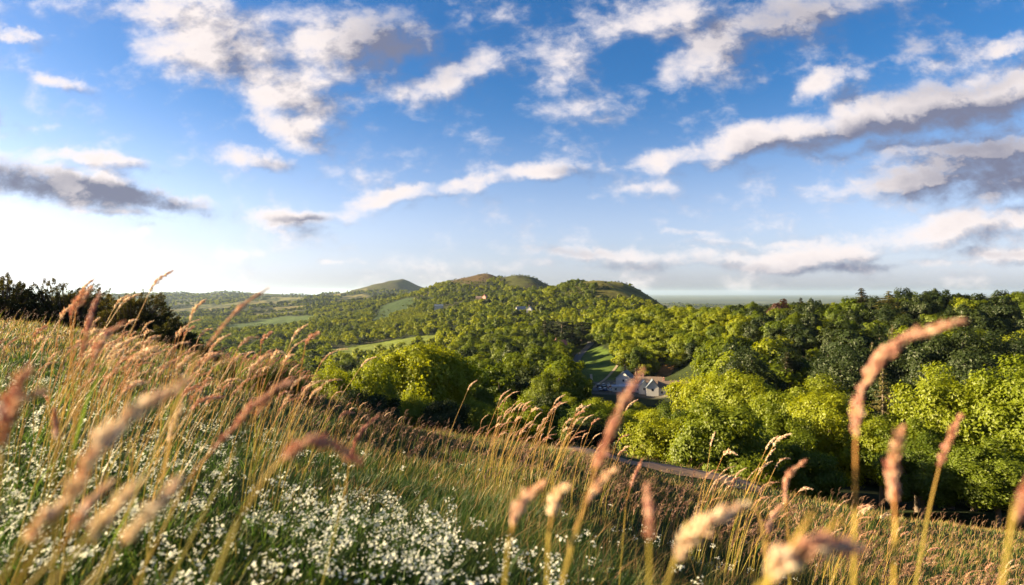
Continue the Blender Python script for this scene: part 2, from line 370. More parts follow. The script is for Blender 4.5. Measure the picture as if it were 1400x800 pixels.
def conifer(seed, mat, kind='spruce', n=1, leaf=.3, h=16.0, wid=4.0, dens=1.0):
    r = np.random.default_rng(seed); P = []; Nn = []; mb = MB()
    mb.add(*tube([(0, 0, z) for z in np.linspace(-1.5, h*.97, 8)], np.linspace(.36, .04, 8), 7))
    if kind == 'spruce':
        z = h*.10
        while z < h*.98:
            f = 1-(z/h); L0 = wid*(f**.75)*r.uniform(.75, 1.1)+.15
            for k in range(r.integers(5, 8)):
                a = r.uniform(0, 2*PI); Lb = L0*r.uniform(.6, 1.15); dr = -.12-.25*f
                m_ = max(3, int(Lb/leaf*3.2*dens)); t = r.uniform(.1, 1, m_)
                side = r.normal(size=m_)*.22*Lb*(1-t*.6)
                c = np.stack([np.cos(a)*Lb*t-np.sin(a)*side, np.sin(a)*Lb*t+np.cos(a)*side, z+Lb*dr*t+Lb*.18*t**3+r.normal(size=m_)*.1], -1)
                P.append(c); Nn.append(unit(np.array([np.cos(a)*.35, np.sin(a)*.35, 1.])+r.normal(size=(m_, 3))*.4))
                mb.add(*tube([(0, 0, z), (np.cos(a)*Lb*.8, np.sin(a)*Lb*.8, z+Lb*dr*.8)], [.05, .015], 4))
            z += h*.035*r.uniform(.8, 1.25)
    else:                                                        # open crowned pine with flat clumps
        for k in range(26):
            z = h*r.uniform(.38, .97); a = r.uniform(0, 2*PI); f = 1-abs(z/h-.62)*1.7; Lb = wid*max(.15, f)*r.uniform(.45, 1.1)
            e = np.array([np.cos(a)*Lb, np.sin(a)*Lb, z+.12*Lb])
            mb.add(*tube([(0, 0, z-.5), e*np.array([.5, .5, 1])-np.array([0, 0, .15]), e], [.09, .06, .02], 5))
            for t in (.55, .8, 1.0):
                m_ = int(60*dens); cr = wid*.22*r.uniform(.7, 1.3)
                q = unit(r.normal(size=(m_, 3)))*r.uniform(.5, 1, (m_, 1))*cr*np.array([1, 1, .38])
                P.append(e*np.array([t, t, 1])+q); Nn.append(unit(q*np.array([1, 1, 2.5])+r.normal(size=(m_, 3))*.3+np.array([0, 0, .2])))
    P = np.concatenate(P); Nn = np.concatenate(Nn)
    V, q = cards(P, Nn, leaf*r.uniform(.6, 1.3, len(P)), .45, r)
    return npmesh('crown', V, q, [mat]), mb.mesh('trunk', [M_BARK], True)

# libraries: kind -> lod -> list of (crown mesh, trunk mesh)
LIB = {}
for key, mat, s0 in (('bright', M_BRIGHT, 10), ('mid', M_MID, 20), ('dark', M_DARK, 30)):
    LIB[key] = {
        0: [broadleaf(s0+i, 105, 420, .155, mat, limbs=True) for i in range(2)],
        1: [broadleaf(s0+4+i, 46, 95, .36, mat, limbs=False) for i in range(3)],
        2: [broadleaf(s0+8+i, 20, 26, .95, mat, limbs=False) for i in range(2)]}
LIB['copper'] = {1: [broadleaf(77, 46, 95, .36, M_COPPER, limbs=False)]}
LIB['spruce'] = {0: [conifer(41, M_CONI, 'spruce', leaf=.2, dens=1.2)], 1: [conifer(42+i, M_CONI, 'spruce', leaf=.42) for i in range(2)], 2: [conifer(46, M_CONI, 'spruce', leaf=.9, dens=1)]}
LIB['olive'] = {0: [conifer(51, M_OLIVE, 'spruce', leaf=.2, dens=1.2)], 1: [conifer(53, M_OLIVE, 'spruce', leaf=.42)]}
LIB['pine'] = {0: [conifer(61, M_OLIVE, 'pine', leaf=.22, dens=3.5, h=14, wid=3.6)], 1: [conifer(62, M_CONI, 'pine', leaf=.4, h=16, wid=4.5)]}
def plant_tree(name, kind, lod, x, y, sxy, sz, rz, pick=0, dz=0):
    lods = LIB[kind]; lod = lod if lod in lods else (1 if 1 in lods else min(lods))
    cr, tr = lods[lod][pick % len(lods[lod])]
    root = empty(name, (x, y, float(H(x, y))-.1+dz), rz, (sxy, sxy, sz))
    link(bpy.data.objects.new('trunk', tr), root); link(bpy.data.objects.new('crown', cr), root)
    return root

# ---- hero trees: px, Y, top py, width px, kind, label
HERO = [
 ('broadleaf_tree', 575, 86, 468, 138, 'bright', 'large round bright green tree standing alone below the middle of the meadow'),
 ('broadleaf_tree', 512, 70, 500, 74, 'bright', 'low yellow-green tree left of the large round tree, above the meadow edge'),
 ('broadleaf_tree', 455, 66, 508, 66, 'bright', 'yellowish bush-like tree at the meadow edge, furthest left of the sunlit crowns'),
 ('broadleaf_tree', 637, 100, 507, 74, 'mid', 'mid-green tree tucked against the right side of the large round tree'),
 ('broadleaf_tree', 1012, 78, 505, 112, 'bright', 'broad yellow-green tree with a domed crown right of the hotel roofs'),
 ('broadleaf_tree', 1066, 66, 534, 90, 'bright', 'rounded yellow-green tree between the domed tree and the tallest arched grass head'),
 ('broadleaf_tree', 1132, 60, 534, 118, 'bright', 'wide bright green tree just left of the tallest arched grass head'),
 ('broadleaf_tree', 1205, 54, 572, 100, 'bright', 'lower bright green tree behind the tallest arched grass stem'),
 ('broadleaf_tree', 1300, 56, 519, 140, 'bright', 'big bright green tree in front of the dark wooded ridge, under the small pine'),
 ('broadleaf_tree', 1400, 52, 510, 150, 'bright', 'big bright green tree cut by the right edge of the photo'),
 ('broadleaf_tree', 1262, 46, 600, 110, 'mid', 'leafy green tree low on the slope beneath the small pine'),
 ('broadleaf_tree', 1365, 43, 606, 130, 'mid', 'leafy green tree at the lower right, nearest to the meadow'),
 ('broadleaf_tree', 955, 88, 560, 66, 'mid', 'shaded green tree to the right below the hotel roofs'),
 ('broadleaf_tree', 905, 92, 566, 80, 'dark', 'dark green tree below the long brown roof'),
 ('broadleaf_tree', 1100, 48, 606, 96, 'mid', 'leafy green tree low behind the right clump of grass heads'),
 ('spruce_tree', 1207, 104, 496, 62, 'olive', 'olive conifer with a pale bare lower trunk behind the tallest arched stem'),
 ('spruce_tree', 1192, 150, 463, 40, 'olive', 'narrow sunlit conifer against the dark gully'),
 ('spruce_tree', 1220, 178, 440, 40, 'olive', 'narrow sunlit conifer highest against the dark gully'),
 ('pine_tree', 1313, 132, 489, 48, 'pine', 'small flat-topped pine alone against the dark ridge'),
 ('spruce_tree', 1150, 128, 497, 40, 'spruce', 'dark brownish conifer in the gully left of the olive conifer'),
 ('spruce_tree', 1215, 268, 396, 60, 'olive', 'tall conifer with drooping boughs on the skyline of the right ridge'),
 ('spruce_tree', 1178, 280, 392, 44, 'spruce', 'dark conifer on the ridge skyline, left of the tall drooping one'),
 ('pine_tree', 745, 470, 436, 26, 'spruce', 'tall dark conifer at the left end of the dark clump above the red-roofed house'),
 ('pine_tree', 768, 500, 440, 40, 'pine', 'broad dark pine in the clump above the red-roofed house'),
 ('pine_tree', 795, 520, 441, 36, 'pine', 'dark pine at the right end of the clump beside the valley road'),
 ('spruce_tree', 1095, 330, 406, 26, 'spruce', 'dark conifer poking out of the ridge skyline near its left end'),
 ('broadleaf_tree', 1065, 330, 408, 34, 'copper', 'copper-leaved tree on the skyline of the right ridge'),
 ('broadleaf_tree', 686, 270, 488, 34, 'dark', 'dark brownish tree left of the small brown-roofed house'),
]
herorows = []
CLEAR = []
for nm, px, Y_, top, wpx, kind, lab in HERO:
    x, y = W(px, Y_); g = float(H(x, y)); w = wpx/F*Y_
    base = {'bright': (9.6, 11.3), 'mid': (9.8, 11.6), 'dark': (9.8, 11.6), 'copper': (10.6, 12), 'spruce': (8., 16), 'olive': (8., 16), 'pine': (8.2, 15)}[kind]
    h = (400-top)/F*Y_ - g
    sz = max(h, 3)/base[1]; sxy = w/base[0]
    t = plant_tree(nm, kind, 0 if Y_ < 190 else 1, x, y, sxy, sz, random.uniform(0, 6.28), random.randrange(4))
    tag(t, lab, 'tree', 'single trees picked out by the sun below the meadow' if Y_ < 110 else 'conifers and marked trees of the valley woods')
    CLEAR.append((x, y, w*.42)); herorows.append((nm, px, Y_, round(h, 1), round(w, 1)))
print('HERO', herorows)

# ---- woodland sampling
def lattice(y0, y1, sp, th=56):
    ym = y1; xm = ym*math.tan(R(th))
    gx = np.arange(-xm, xm, sp); gy = np.arange(max(y0*.5, 5), ym, sp)
    A, B = np.meshgrid(gx, gy); A = A.ravel()+rng.uniform(-.45, .45, A.size)*sp; B = B.ravel()+rng.uniform(-.45, .45, B.size)*sp
    D, t = DTH(A, B); k = (D >= y0) & (D < y1) & (np.abs(t) < th)
    return A[k], B[k]
# horizon table for line of sight
TB = np.radians(np.arange(-58, 58, .25)); DB = np.exp(np.arange(math.log(1.0), math.log(9500), .012))
TT, DD = np.meshgrid(TB, DB, indexing='ij')
XX = DD*np.tan(TT); YY = DD
ZZ = H(XX, YY); WW = wood(XX, YY)
EL = (ZZ+np.where(WW & (DD > 60), 8.0, .15))/DD
HM = np.maximum.accumulate(EL, axis=1)
def visible(x, y, top, margin):
    """how much of a thing reaching up to `top` shows above what stands in front of it (slope units)"""
    ti = np.clip(((np.arctan2(x, y)-TB[0])/R(.25)).round().astype(int), 0, len(TB)-1)
    di = np.clip(((np.log(y*.975))/.012).astype(int), 0, len(DB)-1)
    return top/y-HM[ti, di]+margin/y
TREES = []
for y0, y1, sp, sc, lod in ((42, 560, 9.2, 1.2, 1), (560, 1400, 13.5, 1.5, 2), (1400, 2600, 15, 1.5, 2), (2600, 8800, 31, 2.2, 2)):
    x, y = lattice(y0, y1, sp)
    k = wood(x, y)
    if y0 < 100:
        px = PX(x, y)
        k &= ~((y < 62) & (px < 900)) & ~((y < 44))
        for cx, cy, cr in CLEAR: k &= np.hypot(x-cx, y-cy) > cr
        # low growth only right in front of the hotel, so that it stays in view
    x = x[k]; y = y[k]; z = H(x, y)
    s = sc*(.55+.85*rng.random(len(x))**1.1)*(.8+.4*fbm(x/40, y/40, 2))
    px = PX(x, y)
    if y0 < 100:
        s *= np.where((px > 970) & (y > 110), np.where(y > 205, .84, 1.15), 1.0)
        s *= np.where((px > 790) & (px < 950) & (y > 120) & (y < 285), .72, 1.0)
        s *= np.where((px < 640) & (y > 180), .85, 1.0)
    if y0 < 100:                # the near wood stays below the sight lines to the hotel and the ridge
        lim = np.interp(px, [300,440,500,530,640,660,700,760,800,860,940,985,1010,1100,1200,1300,1400,1700], [540,512,506,520,520,538,545,536,544,550,556,532,512,536,560,524,516,500])
        cap = ((400-lim)/F*y-z)/12.6; near = (y < np.where(px < 790, 155, np.where(px < 975, 275, 105)))
        cap = np.maximum(cap, .24); k = ~near | (cap > .30) | (rng.random(len(px)) < .7); x, y, z, s, px, cap, near = (a[k] for a in (x, y, z, s, px, cap, near))
        s = np.where(near, np.minimum(s, cap*rng.uniform(.86, 1, len(s))), s)
    if y0 > 500: s = s*np.where(bare(x, y) > -1.6, .62, 1)
    top = z+11.5*s
    vis = visible(x, y, top, 3 if y0 < 600 else 6)
    if y0 > 600:
        k = vis > -(.004); x, y, z, s, top, vis, px = (a[k] for a in (x, y, z, s, top, vis, px))
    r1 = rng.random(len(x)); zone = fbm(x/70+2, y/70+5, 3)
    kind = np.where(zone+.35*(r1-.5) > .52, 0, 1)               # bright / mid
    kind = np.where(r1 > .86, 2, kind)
    dk = (px > 1000) & (y > 105) & (y < 480)  # right ridge: its shade is put into darker leaf kinds, some conifers
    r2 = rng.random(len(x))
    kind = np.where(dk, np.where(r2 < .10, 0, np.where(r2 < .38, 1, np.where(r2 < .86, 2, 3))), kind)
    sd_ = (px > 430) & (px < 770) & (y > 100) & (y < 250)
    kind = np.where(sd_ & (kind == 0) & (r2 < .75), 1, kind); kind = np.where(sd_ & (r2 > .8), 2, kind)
    gl = (px > 1090) & (y > 108) & (y < 235)  # gully: hill shade painted in as mostly dark leaves, plus real conifers
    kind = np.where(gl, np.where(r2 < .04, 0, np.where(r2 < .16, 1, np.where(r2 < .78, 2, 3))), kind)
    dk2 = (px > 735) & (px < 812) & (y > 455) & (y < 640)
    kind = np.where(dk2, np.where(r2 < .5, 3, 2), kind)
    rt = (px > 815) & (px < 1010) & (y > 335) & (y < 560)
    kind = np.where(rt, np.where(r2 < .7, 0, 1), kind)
    kind = np.where((kind < 2) & (y > 2200) & (r2 < .5), 2, kind)
    for a in zip(x, y, z, s, kind, vis, px, np.full(len(x), lod)): TREES.append(a)
TREES = np.array(TREES)
print('TREES', len(TREES))
inview = (TREES[:, 6] > -20) & (TREES[:, 6] < 1420)
shown = np.clip(TREES[:, 5]*TREES[:, 1], 0, 9*TREES[:, 3])
score = np.where(inview & (shown > 1.5), shown*TREES[:, 3]*10/TREES[:, 1]**2, 0)
order = np.argsort(-score); NI = 300-sum(1 for h in HERO if h[0] == 'broadleaf_tree')
ind = order[:NI]; rest = order[NI:]
KN = ['bright', 'mid', 'dark', 'spruce']
TONE = {'bright': 'bright yellow-green', 'mid': 'mid-green', 'dark': 'dark green', 'spruce': 'dark conical'}
def zone_of(px, y):
    if y < 110: b = ('below the meadow edge', 0)
    elif px < 640: b = ('in the wood left of the round tree' if px < 560 else 'behind the round tree', 1) if y > 130 else ('beside the round tree', 2)
    elif px > 1000: b = ('low on the right ridge' if y < 190 else 'high on the right ridge', 3 if y < 190 else 4)
    elif px >= 800 and y > 320: b = ('on the sunlit slope above the hotel' if y < 430 else 'high on the slope above the hotel', 5 if y < 430 else 6)
    elif px >= 790: b = ('in front of the hotel', 7)
    elif y > 420: b = ('above the red-roofed cottage', 8)
    elif y > 250: b = ('around the two cottages in the valley', 9)
    else: b = ('right of the round tree', 10)
    return b
ORD = ['leftmost','second from the left','third from the left','fourth from the left','fifth from the left','sixth from the left','seventh from the left','eighth from the left','ninth from the left','tenth from the left','eleventh from the left','twelfth from the left','thirteenth from the left','fourteenth from the left','fifteenth from the left']
def ordword(i, n):
    if n == 1: return 'the only one'
    if i == n-1: return 'rightmost'
    if i < len(ORD): return ORD[i]
    k = n-1-i
    w = ['rightmost','second from the right','third from the right','fourth from the right','fifth from the right','sixth from the right','seventh from the right','eighth from the right','ninth from the right','tenth from the right','eleventh from the right','twelfth from the right','thirteenth from the right','fourteenth from the right','fifteenth from the right']
    return w[min(k, 14)]
BAND = ['nearest row', 'second row', 'third row', 'fourth row', 'fifth row', 'sixth row', 'seventh row', 'eighth row']
cells = {}
for t in ind:
    x, y, z, s, kd, vis, px, lod = TREES[t]; kd = KN[int(kd)]
    zt, zi = zone_of(px, y); cells.setdefault((zi, zt, kd), []).append((px, t))
for (zi, zt, kd), lst in cells.items():
    lst.sort(key=lambda a: TREES[a[1]][1]); nb = max(1, math.ceil(len(lst)/12)); per = math.ceil(len(lst)/nb)
    for b_ in range(nb):
        sub = sorted(lst[b_*per:(b_+1)*per])
        for i_, (px, t) in enumerate(sub):
            x, y, z, s, _, vis, _, lod = TREES[t]
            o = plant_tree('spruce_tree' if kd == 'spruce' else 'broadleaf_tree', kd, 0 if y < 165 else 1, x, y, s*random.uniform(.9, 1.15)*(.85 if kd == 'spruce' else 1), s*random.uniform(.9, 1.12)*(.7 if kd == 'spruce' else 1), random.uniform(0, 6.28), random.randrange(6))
            rowt = '' if nb == 1 else ', '+BAND[min(b_, 7)]
            tag(o, f"{ordword(i_, len(sub)).replace('the only one','single')} {TONE[kd]} tree {zt}{rowt}", 'tree', 'trees '+zt)

# the rest of the woodland: one object of instances
def scatter(name, rows, variants, **kw):
    """rows: x,y,z,sxy,sz,rot,variant"""
    rows = np.asarray(rows, float)
    me = bpy.data.meshes.new(name); me.vertices.add(len(rows)); me.vertices.foreach_set('co', rows[:, :3].astype(np.float32).ravel())
    for nme, arr in (('sc', np.stack([rows[:, 3], rows[:, 3], rows[:, 4]], -1)), ('rt', np.stack([rows[:, 5]*0, rows[:, 5]*0, rows[:, 5]], -1))):
        a = me.attributes.new(nme, 'FLOAT_VECTOR', 'POINT'); a.data.foreach_set('vector', arr.astype(np.float32).ravel())
    a = me.attributes.new('vi', 'INT', 'POINT'); a.data.foreach_set('value', rows[:, 6].astype(np.int32))
    c = bpy.data.collections.new(name+'_kinds')
    for i, v in enumerate(variants):
        o = bpy.data.objects.new('%s_kind_%02d' % (name, i), v); c.objects.link(o)
    ng = bpy.data.node_groups.new(name, 'GeometryNodeTree'); L = ng.links.new
    ng.interface.new_socket('Geometry', in_out='INPUT', socket_type='NodeSocketGeometry'); ng.interface.new_socket('Geometry', in_out='OUTPUT', socket_type='NodeSocketGeometry')
    gi = ng.nodes.new('NodeGroupInput'); go = ng.nodes.new('NodeGroupOutput')
    ci = ng.nodes.new('GeometryNodeCollectionInfo'); ci.inputs['Collection'].default_value = c
    ci.inputs['Separate Children'].default_value = True; ci.inputs['Reset Children'].default_value = True
    ip = ng.nodes.new('GeometryNodeInstanceOnPoints'); ip.inputs['Pick Instance'].default_value = True
    def na(n, t):
        q = ng.nodes.new('GeometryNodeInputNamedAttribute'); q.data_type = t; q.inputs[0].default_value = n; return q.outputs[0]
    e2r = ng.nodes.new('FunctionNodeEulerToRotation')
    L(gi.outputs[0], ip.inputs['Points']); L(ci.outputs[0], ip.inputs['Instance'])
    L(na('vi', 'INT'), ip.inputs['Instance Index']); L(na('rt', 'FLOAT_VECTOR'), e2r.inputs[0]); L(e2r.outputs[0], ip.inputs['Rotation'])
    L(na('sc', 'FLOAT_VECTOR'), ip.inputs['Scale']); L(ip.outputs[0], go.inputs[0])
    o = obj(name, me); md = o.modifiers.new('scatter', 'NODES'); md.node_group = ng
    return tag(o, **kw)
VAR = []; VIX = {}
for kd in KN:
    for lod in (1, 2):
        VIX[kd, lod] = []
        for cr, tr in LIB[kd][lod]:
            # crown and trunk as one instanced mesh
            VIX[kd, lod].append(len(VAR)); VAR.append(cr)
rows = []
for t in rest:
    x, y, z, s, kd, vis, px, lod = TREES[t]; kd = KN[int(kd)]
    v = VIX[kd, int(lod)]; sx = s*random.uniform(.85, 1.45)
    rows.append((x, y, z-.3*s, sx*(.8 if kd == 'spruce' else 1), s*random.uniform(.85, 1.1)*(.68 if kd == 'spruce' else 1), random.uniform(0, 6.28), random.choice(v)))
scatter('distant_woodland', rows, VAR, label='dense deciduous woodland covering the valley and the hillsides', kind='stuff')

# hedgerow bushes scattered on the bare hill tops
rows = []
x, y = lattice(900, 2300, 11)
b_ = bare(x, y); k = (b_ > .3) & (rng.random(len(x)) < .2+.5*(b_ < 1.2)) & (fbm(x/50+9, y/50, 2) > .42)
for a, b2 in zip(x[k], y[k]): rows.append((a, b2, float(H(a, b2))-.3, random.uniform(.3, .6), random.uniform(.22, .42), random.uniform(0, 6), random.choice([0, 1])))
x, y = lattice(900, 1700, 10); k = inpoly(x, y, F_YEL)
for a, b2 in zip(x[k], y[k]): rows.append((a, b2, float(H(a, b2))-.5, random.uniform(.75, 1.1), random.uniform(.45, .7), random.uniform(0, 6), random.choice([2, 3])))
scatter('hillside_scrub', rows, [LIB['dark'][2][0][0], LIB['mid'][2][0][0], LIB['bright'][2][0][0], LIB['bright'][2][1][0]], label='low dark scrub dotted over the bare hill tops', kind='stuff')

# ---------------------------------------------------------------- gorse at the crest on the left
M_GORSE = leafmat('gorse_needles', (.030,.038,.010), (.085,.07,.018), .3, detail=2)
def gorse(px, Y_, wid, hgt, seed, label):
    r = np.random.default_rng(seed); x, y = W(px, Y_); root = empty('gorse_bush', (x, y, float(H(x, y))-.05))
    C = []; Nn = []; mb = MB(); n = int(330*wid)
    for i in range(n):
        d = unit(r.normal(size=3)); d[2] = abs(d[2])
        q = r.uniform(.35, .9) if i % 3 else r.uniform(.78, 1.0)
        lump = .75+.5*float(fbm(np.array(d[0]*2.4+seed), np.array(d[1]*2.4+d[2]), 2))
        b0 = np.array([d[0]*wid/2, d[1]*wid/2, d[2]*hgt])*q*lump
        dr = unit(d+np.array([.35, 0, .25])+r.normal(size=3)*.35); Ls = r.uniform(.12, .24)
        t = r.uniform(0, 1, 80); rad = .062*(1-t*.5)
        e = unit(r.normal(size=(80, 3)))
        C.append(b0+dr*t[:, None]*Ls+e*rad[:, None]); Nn.append(unit(e+r.normal(size=(80, 3))*.6))
        if i % 3 == 0: mb.add(*tube([b0*.15, b0*.6, b0+dr*Ls*.8], [.022, .014, .005], 4))
    C = np.concatenate(C); Nn = np.concatenate(Nn)
    V, q = cards(C, Nn, .024*r.uniform(.6, 1.4, len(C)), .4, r)
    obj('foliage', npmesh('foliage', V, q, [M_GORSE]), root); obj('stems', mb.mesh('stems', [M_BARK]), root)
    tag(root, label, 'bush', 'dark gorse bushes on the left crest')
gorse(8, 19, 2.5, 1.75, 1, 'dark gorse bush cut by the left edge of the photo')
gorse(92, 20, 3.5, 1.95, 2, 'widest dark gorse bush on the left crest with a domed top')
gorse(185, 18.5, 2.5, 1.62, 3, 'dark gorse bush with jagged top, right of the widest one')
gorse(236, 17.5, 1.3, .95, 4, 'small low gorse bush at the right end of the row')
gorse(272, 17, .9, .55, 5, 'tiny low gorse bush furthest right, half hidden by grass')

# ---------------------------------------------------------------- grass materials
def blade_mat(name, stops, trans=.45, rough=.5):
    m = bpy.data.materials.new(name); nt = nodes_of(m); L = nt.links.new
    at = N(nt, 'ShaderNodeAttribute', attribute_name='tone').outputs['Fac']
    cr = N(nt, 'ShaderNodeValToRGB'); el = cr.color_ramp.elements
    el[0].position, el[0].color = stops[0][0], (*stops[0][1], 1); el[1].position, el[1].color = stops[-1][0], (*stops[-1][1], 1)
    for p, c in stops[1:-1]:
        e = el.new(p); e.color = (*c, 1)
    L(at, cr.inputs[0])
    d = N(nt, 'ShaderNodeBsdfPrincipled', inp={'Roughness': rough, 'Specular IOR Level': .35}); t = N(nt, 'ShaderNodeBsdfTranslucent')
    L(cr.outputs[0], d.inputs['Base Color']); L(cr.outputs[0], t.inputs[0])
    mx = N(nt, 'ShaderNodeMixShader', inp={0: trans}); L(d.outputs[0], mx.inputs[1]); L(t.outputs[0], mx.inputs[2])
    L(mx.outputs[0], N(nt, 'ShaderNodeOutputMaterial').inputs[0])
    return m
M_BLADE = blade_mat('grass_blade', [(0, (.018,.042,.008)), (.3, (.046,.096,.013)), (.6, (.125,.165,.020)), (.8, (.28,.20,.055)), (1, (.32,.15,.075))])
M_HEAD = blade_mat('seed_head', [(0, (.40,.15,.12)), (.35, (.62,.33,.23)), (.7, (.78,.56,.38)), (1, (.88,.78,.58))], .5)
M_PAN = blade_mat('panicle', [(0, (.14,.07,.05)), (.5, (.27,.15,.09)), (1, (.48,.34,.19))], .4)
M_STEM = blade_mat('grass_stem', [(0, (.22,.25,.035)), (.45, (.52,.36,.07)), (1, (.60,.25,.10))], .4)

def blades(x, y, z, hgt, wid, tone, lean=(.30, 0), leanv=.35, seg=3, r=rng):
    n = len(x); a = r.uniform(0, 2*PI, n)
    ld = np.stack([lean[0]+r.normal(size=n)*leanv, lean[1]+r.normal(size=n)*leanv], -1)
    sd = np.stack([np.cos(a), np.sin(a)], -1)
    V = np.zeros((n, 2*seg+1, 3), np.float32)
    for s in range(seg+1):
        t = s/seg; cx = x+ld[:, 0]*hgt*t**1.8; cy = y+ld[:, 1]*hgt*t**1.8; cz = z+hgt*(t-.12*t*t*(ld**2).sum(1).clip(0, 3))
        if s < seg:
            w = (wid*(1-t*.6))[:, None]
            V[:, 2*s, :2] = np.stack([cx, cy], -1)-sd*w/2; V[:, 2*s+1, :2] = np.stack([cx, cy], -1)+sd*w/2
            V[:, 2*s, 2] = cz; V[:, 2*s+1, 2] = cz
        else: V[:, 2*s] = np.stack([cx, cy, cz], -1)
    b = (np.arange(n)*(2*seg+1))[:, None]
    q = np.concatenate([np.stack([b[:, 0]+2*s, b[:, 0]+2*s+1, b[:, 0]+2*s+3, b[:, 0]+2*s+2], -1) for s in range(seg-1)])
    t3 = np.stack([b[:, 0]+2*seg-2, b[:, 0]+2*seg-1, b[:, 0]+2*seg], -1)
    return V.reshape(-1, 3), q, t3, np.repeat(tone, 2*seg+1)
def sample_fg(n, d0, d1, p0=-120, p1=1520):
    D = np.exp(rng.uniform(math.log(d0), math.log(d1), n)); px = rng.uniform(p0, p1, n)
    return (px-700)/F*D, D, px
def flowerness(px, D):
    x = (px-700)/F*D
    n = fbm(x*1.4+4, D*1.4+2, 3)
    a = 1.25*np.exp(-((px-80)/280)**2-((np.log(D)-math.log(2.7))/.72)**2)
    b2 = .95*np.exp(-((px-480)/210)**2-((np.log(D)-math.log(1.75))/.33)**2)
    c2 = .55*np.exp(-((px-950)/110)**2-((np.log(D)-math.log(3.6))/.35)**2)
    e2 = .5*np.exp(-((px-650)/200)**2-((np.log(D)-math.log(2.0))/.3)**2)
    return np.clip(np.maximum.reduce([a, b2, c2, e2])*1.6+(n-.5)*1.6-.35, 0, 1)
x, y, px = sample_fg(300000, .75, 27)
offp = segdist(x, y, PATHL) > .50*(1+2.4*(fbm(x*1.6, y*1.6, 3)-.5))
x, y, px = x[offp], y[offp], px[offp]
fl = flowerness(px, y)
patch = fbm(x*.9+7, y*.9, 3); fine = rng.random(len(x))
hg = (.035+.075*np.clip(patch*1.9-.45, 0, 1)*rng.uniform(.5, 1.3, len(x)))*(1-.45*fl)
hg = hg*np.where(y > 9, 1.3, 1)*np.where((px > 950) & (y < 9), 1.3, 1)
onp = (px > 730) & (px < 1110) & (y > 14.6) & (y < 17.2); hg = np.where(onp, hg*.6, hg)
patch2 = fbm(x*2.6+1, y*2.6+4, 3); tone = np.clip(.16+.30*(patch-.5)*2+.35*(patch2-.5)+.28*(fine-.5), 0, .55)
dry = fine > (.95-.26*np.clip((y-5)/8, 0, 1)-.04*np.clip((px-600)/500, 0, 1)-.5*np.clip(patch2-.52, 0, 1)); tone = np.where(dry, rng.uniform(.62, 1, len(x)), tone)
hg = np.where(dry, hg*1.6, hg)
tone = tone*(1-.3*fl)
V, q, t3, tn = blades(x, y, H(x, y)-.01, hg, np.maximum(.0026, y*.0011)*rng.uniform(.6, 1.3, len(x)), tone)
tag(obj('meadow_grass', npmesh('meadow_grass', V, [q, t3], [M_BLADE], attrs={'tone': tn})), 'short green and straw coloured grass covering the near hillside', None, None, 'stuff')

# white bedstraw flowers ------------------------------------------------
mw = bpy.data.materials.new('white_petal'); nt = nodes_of(mw); L = nt.links.new
d = N(nt, 'ShaderNodeBsdfDiffuse', inp={0: (.74,.74,.62,1)}); t = N(nt, 'ShaderNodeBsdfTranslucent', inp={0: (.8,.8,.6,1)}); mx = N(nt, 'ShaderNodeMixShader', inp={0: .35})
L(d.outputs[0], mx.inputs[1]); L(t.outputs[0], mx.inputs[2]); L(mx.outputs[0], N(nt, 'ShaderNodeOutputMaterial').inputs[0])
x, y, px = sample_fg(34000, .9, 8)
f_ = flowerness(px, y); k = rng.random(len(x)) < (f_**1.3)*.30*(.25+.75*(fbm(x*9+3, y*9+1, 2) > .5))+.004
x, y = x[k][:11000], y[k][:11000]; n = len(x)
hh = rng.uniform(.05, .15, n); C = np.stack([x+hh*.2, y, H(x, y)+hh], -1)
per = 10
cc = np.repeat(C, per, 0)+rng.normal(size=(n*per, 3))*np.array([.010, .010, .007])
nn = unit(rng.normal(size=(n*per, 3))*.5+np.array([-.2, -.3, 1.]))
tt = unit(np.cross(nn, rng.normal(size=(n*per, 3)))); bb = np.cross(nn, tt)
s = (rng.uniform(.0021, .0038, n*per)*np.repeat(rng.choice([1, 1.3, 1.8], n), per))[:, None]
def petal(u, v): return np.stack([cc, cc+u*s*.5+v*s*.35+nn*s*.2, cc+u*s+nn*s*.15, cc+u*s*.5-v*s*.35+nn*s*.2], 1)
PV = np.stack([petal(tt, bb), petal(-tt, bb), petal(bb, tt), petal(-bb, tt)], 1).reshape(-1, 3)
mb = MB(); mb.add(PV, np.arange(len(PV)).reshape(-1, 4))
tag(obj('white_flowers', mb.mesh('white_flowers', [mw])), 'countless tiny white bedstraw flowers in the near turf', None, None, 'stuff')
# their leafy green stems
V, q, t3, tn = blades(np.repeat(x, 5)+rng.normal(size=n*5)*.008, np.repeat(y, 5)+rng.normal(size=n*5)*.008, H(np.repeat(x, 5), np.repeat(y, 5)), np.repeat(hh, 5)*rng.uniform(.5, 1, n*5), rng.uniform(.003, .006, n*5), rng.uniform(.1, .45, n*5), leanv=.5)
tag(obj('flower_foliage', npmesh('flower_foliage', V, [q, t3], [M_BLADE], attrs={'tone': tn})), 'green leaves and stems of the tiny white flowers', None, None, 'stuff')

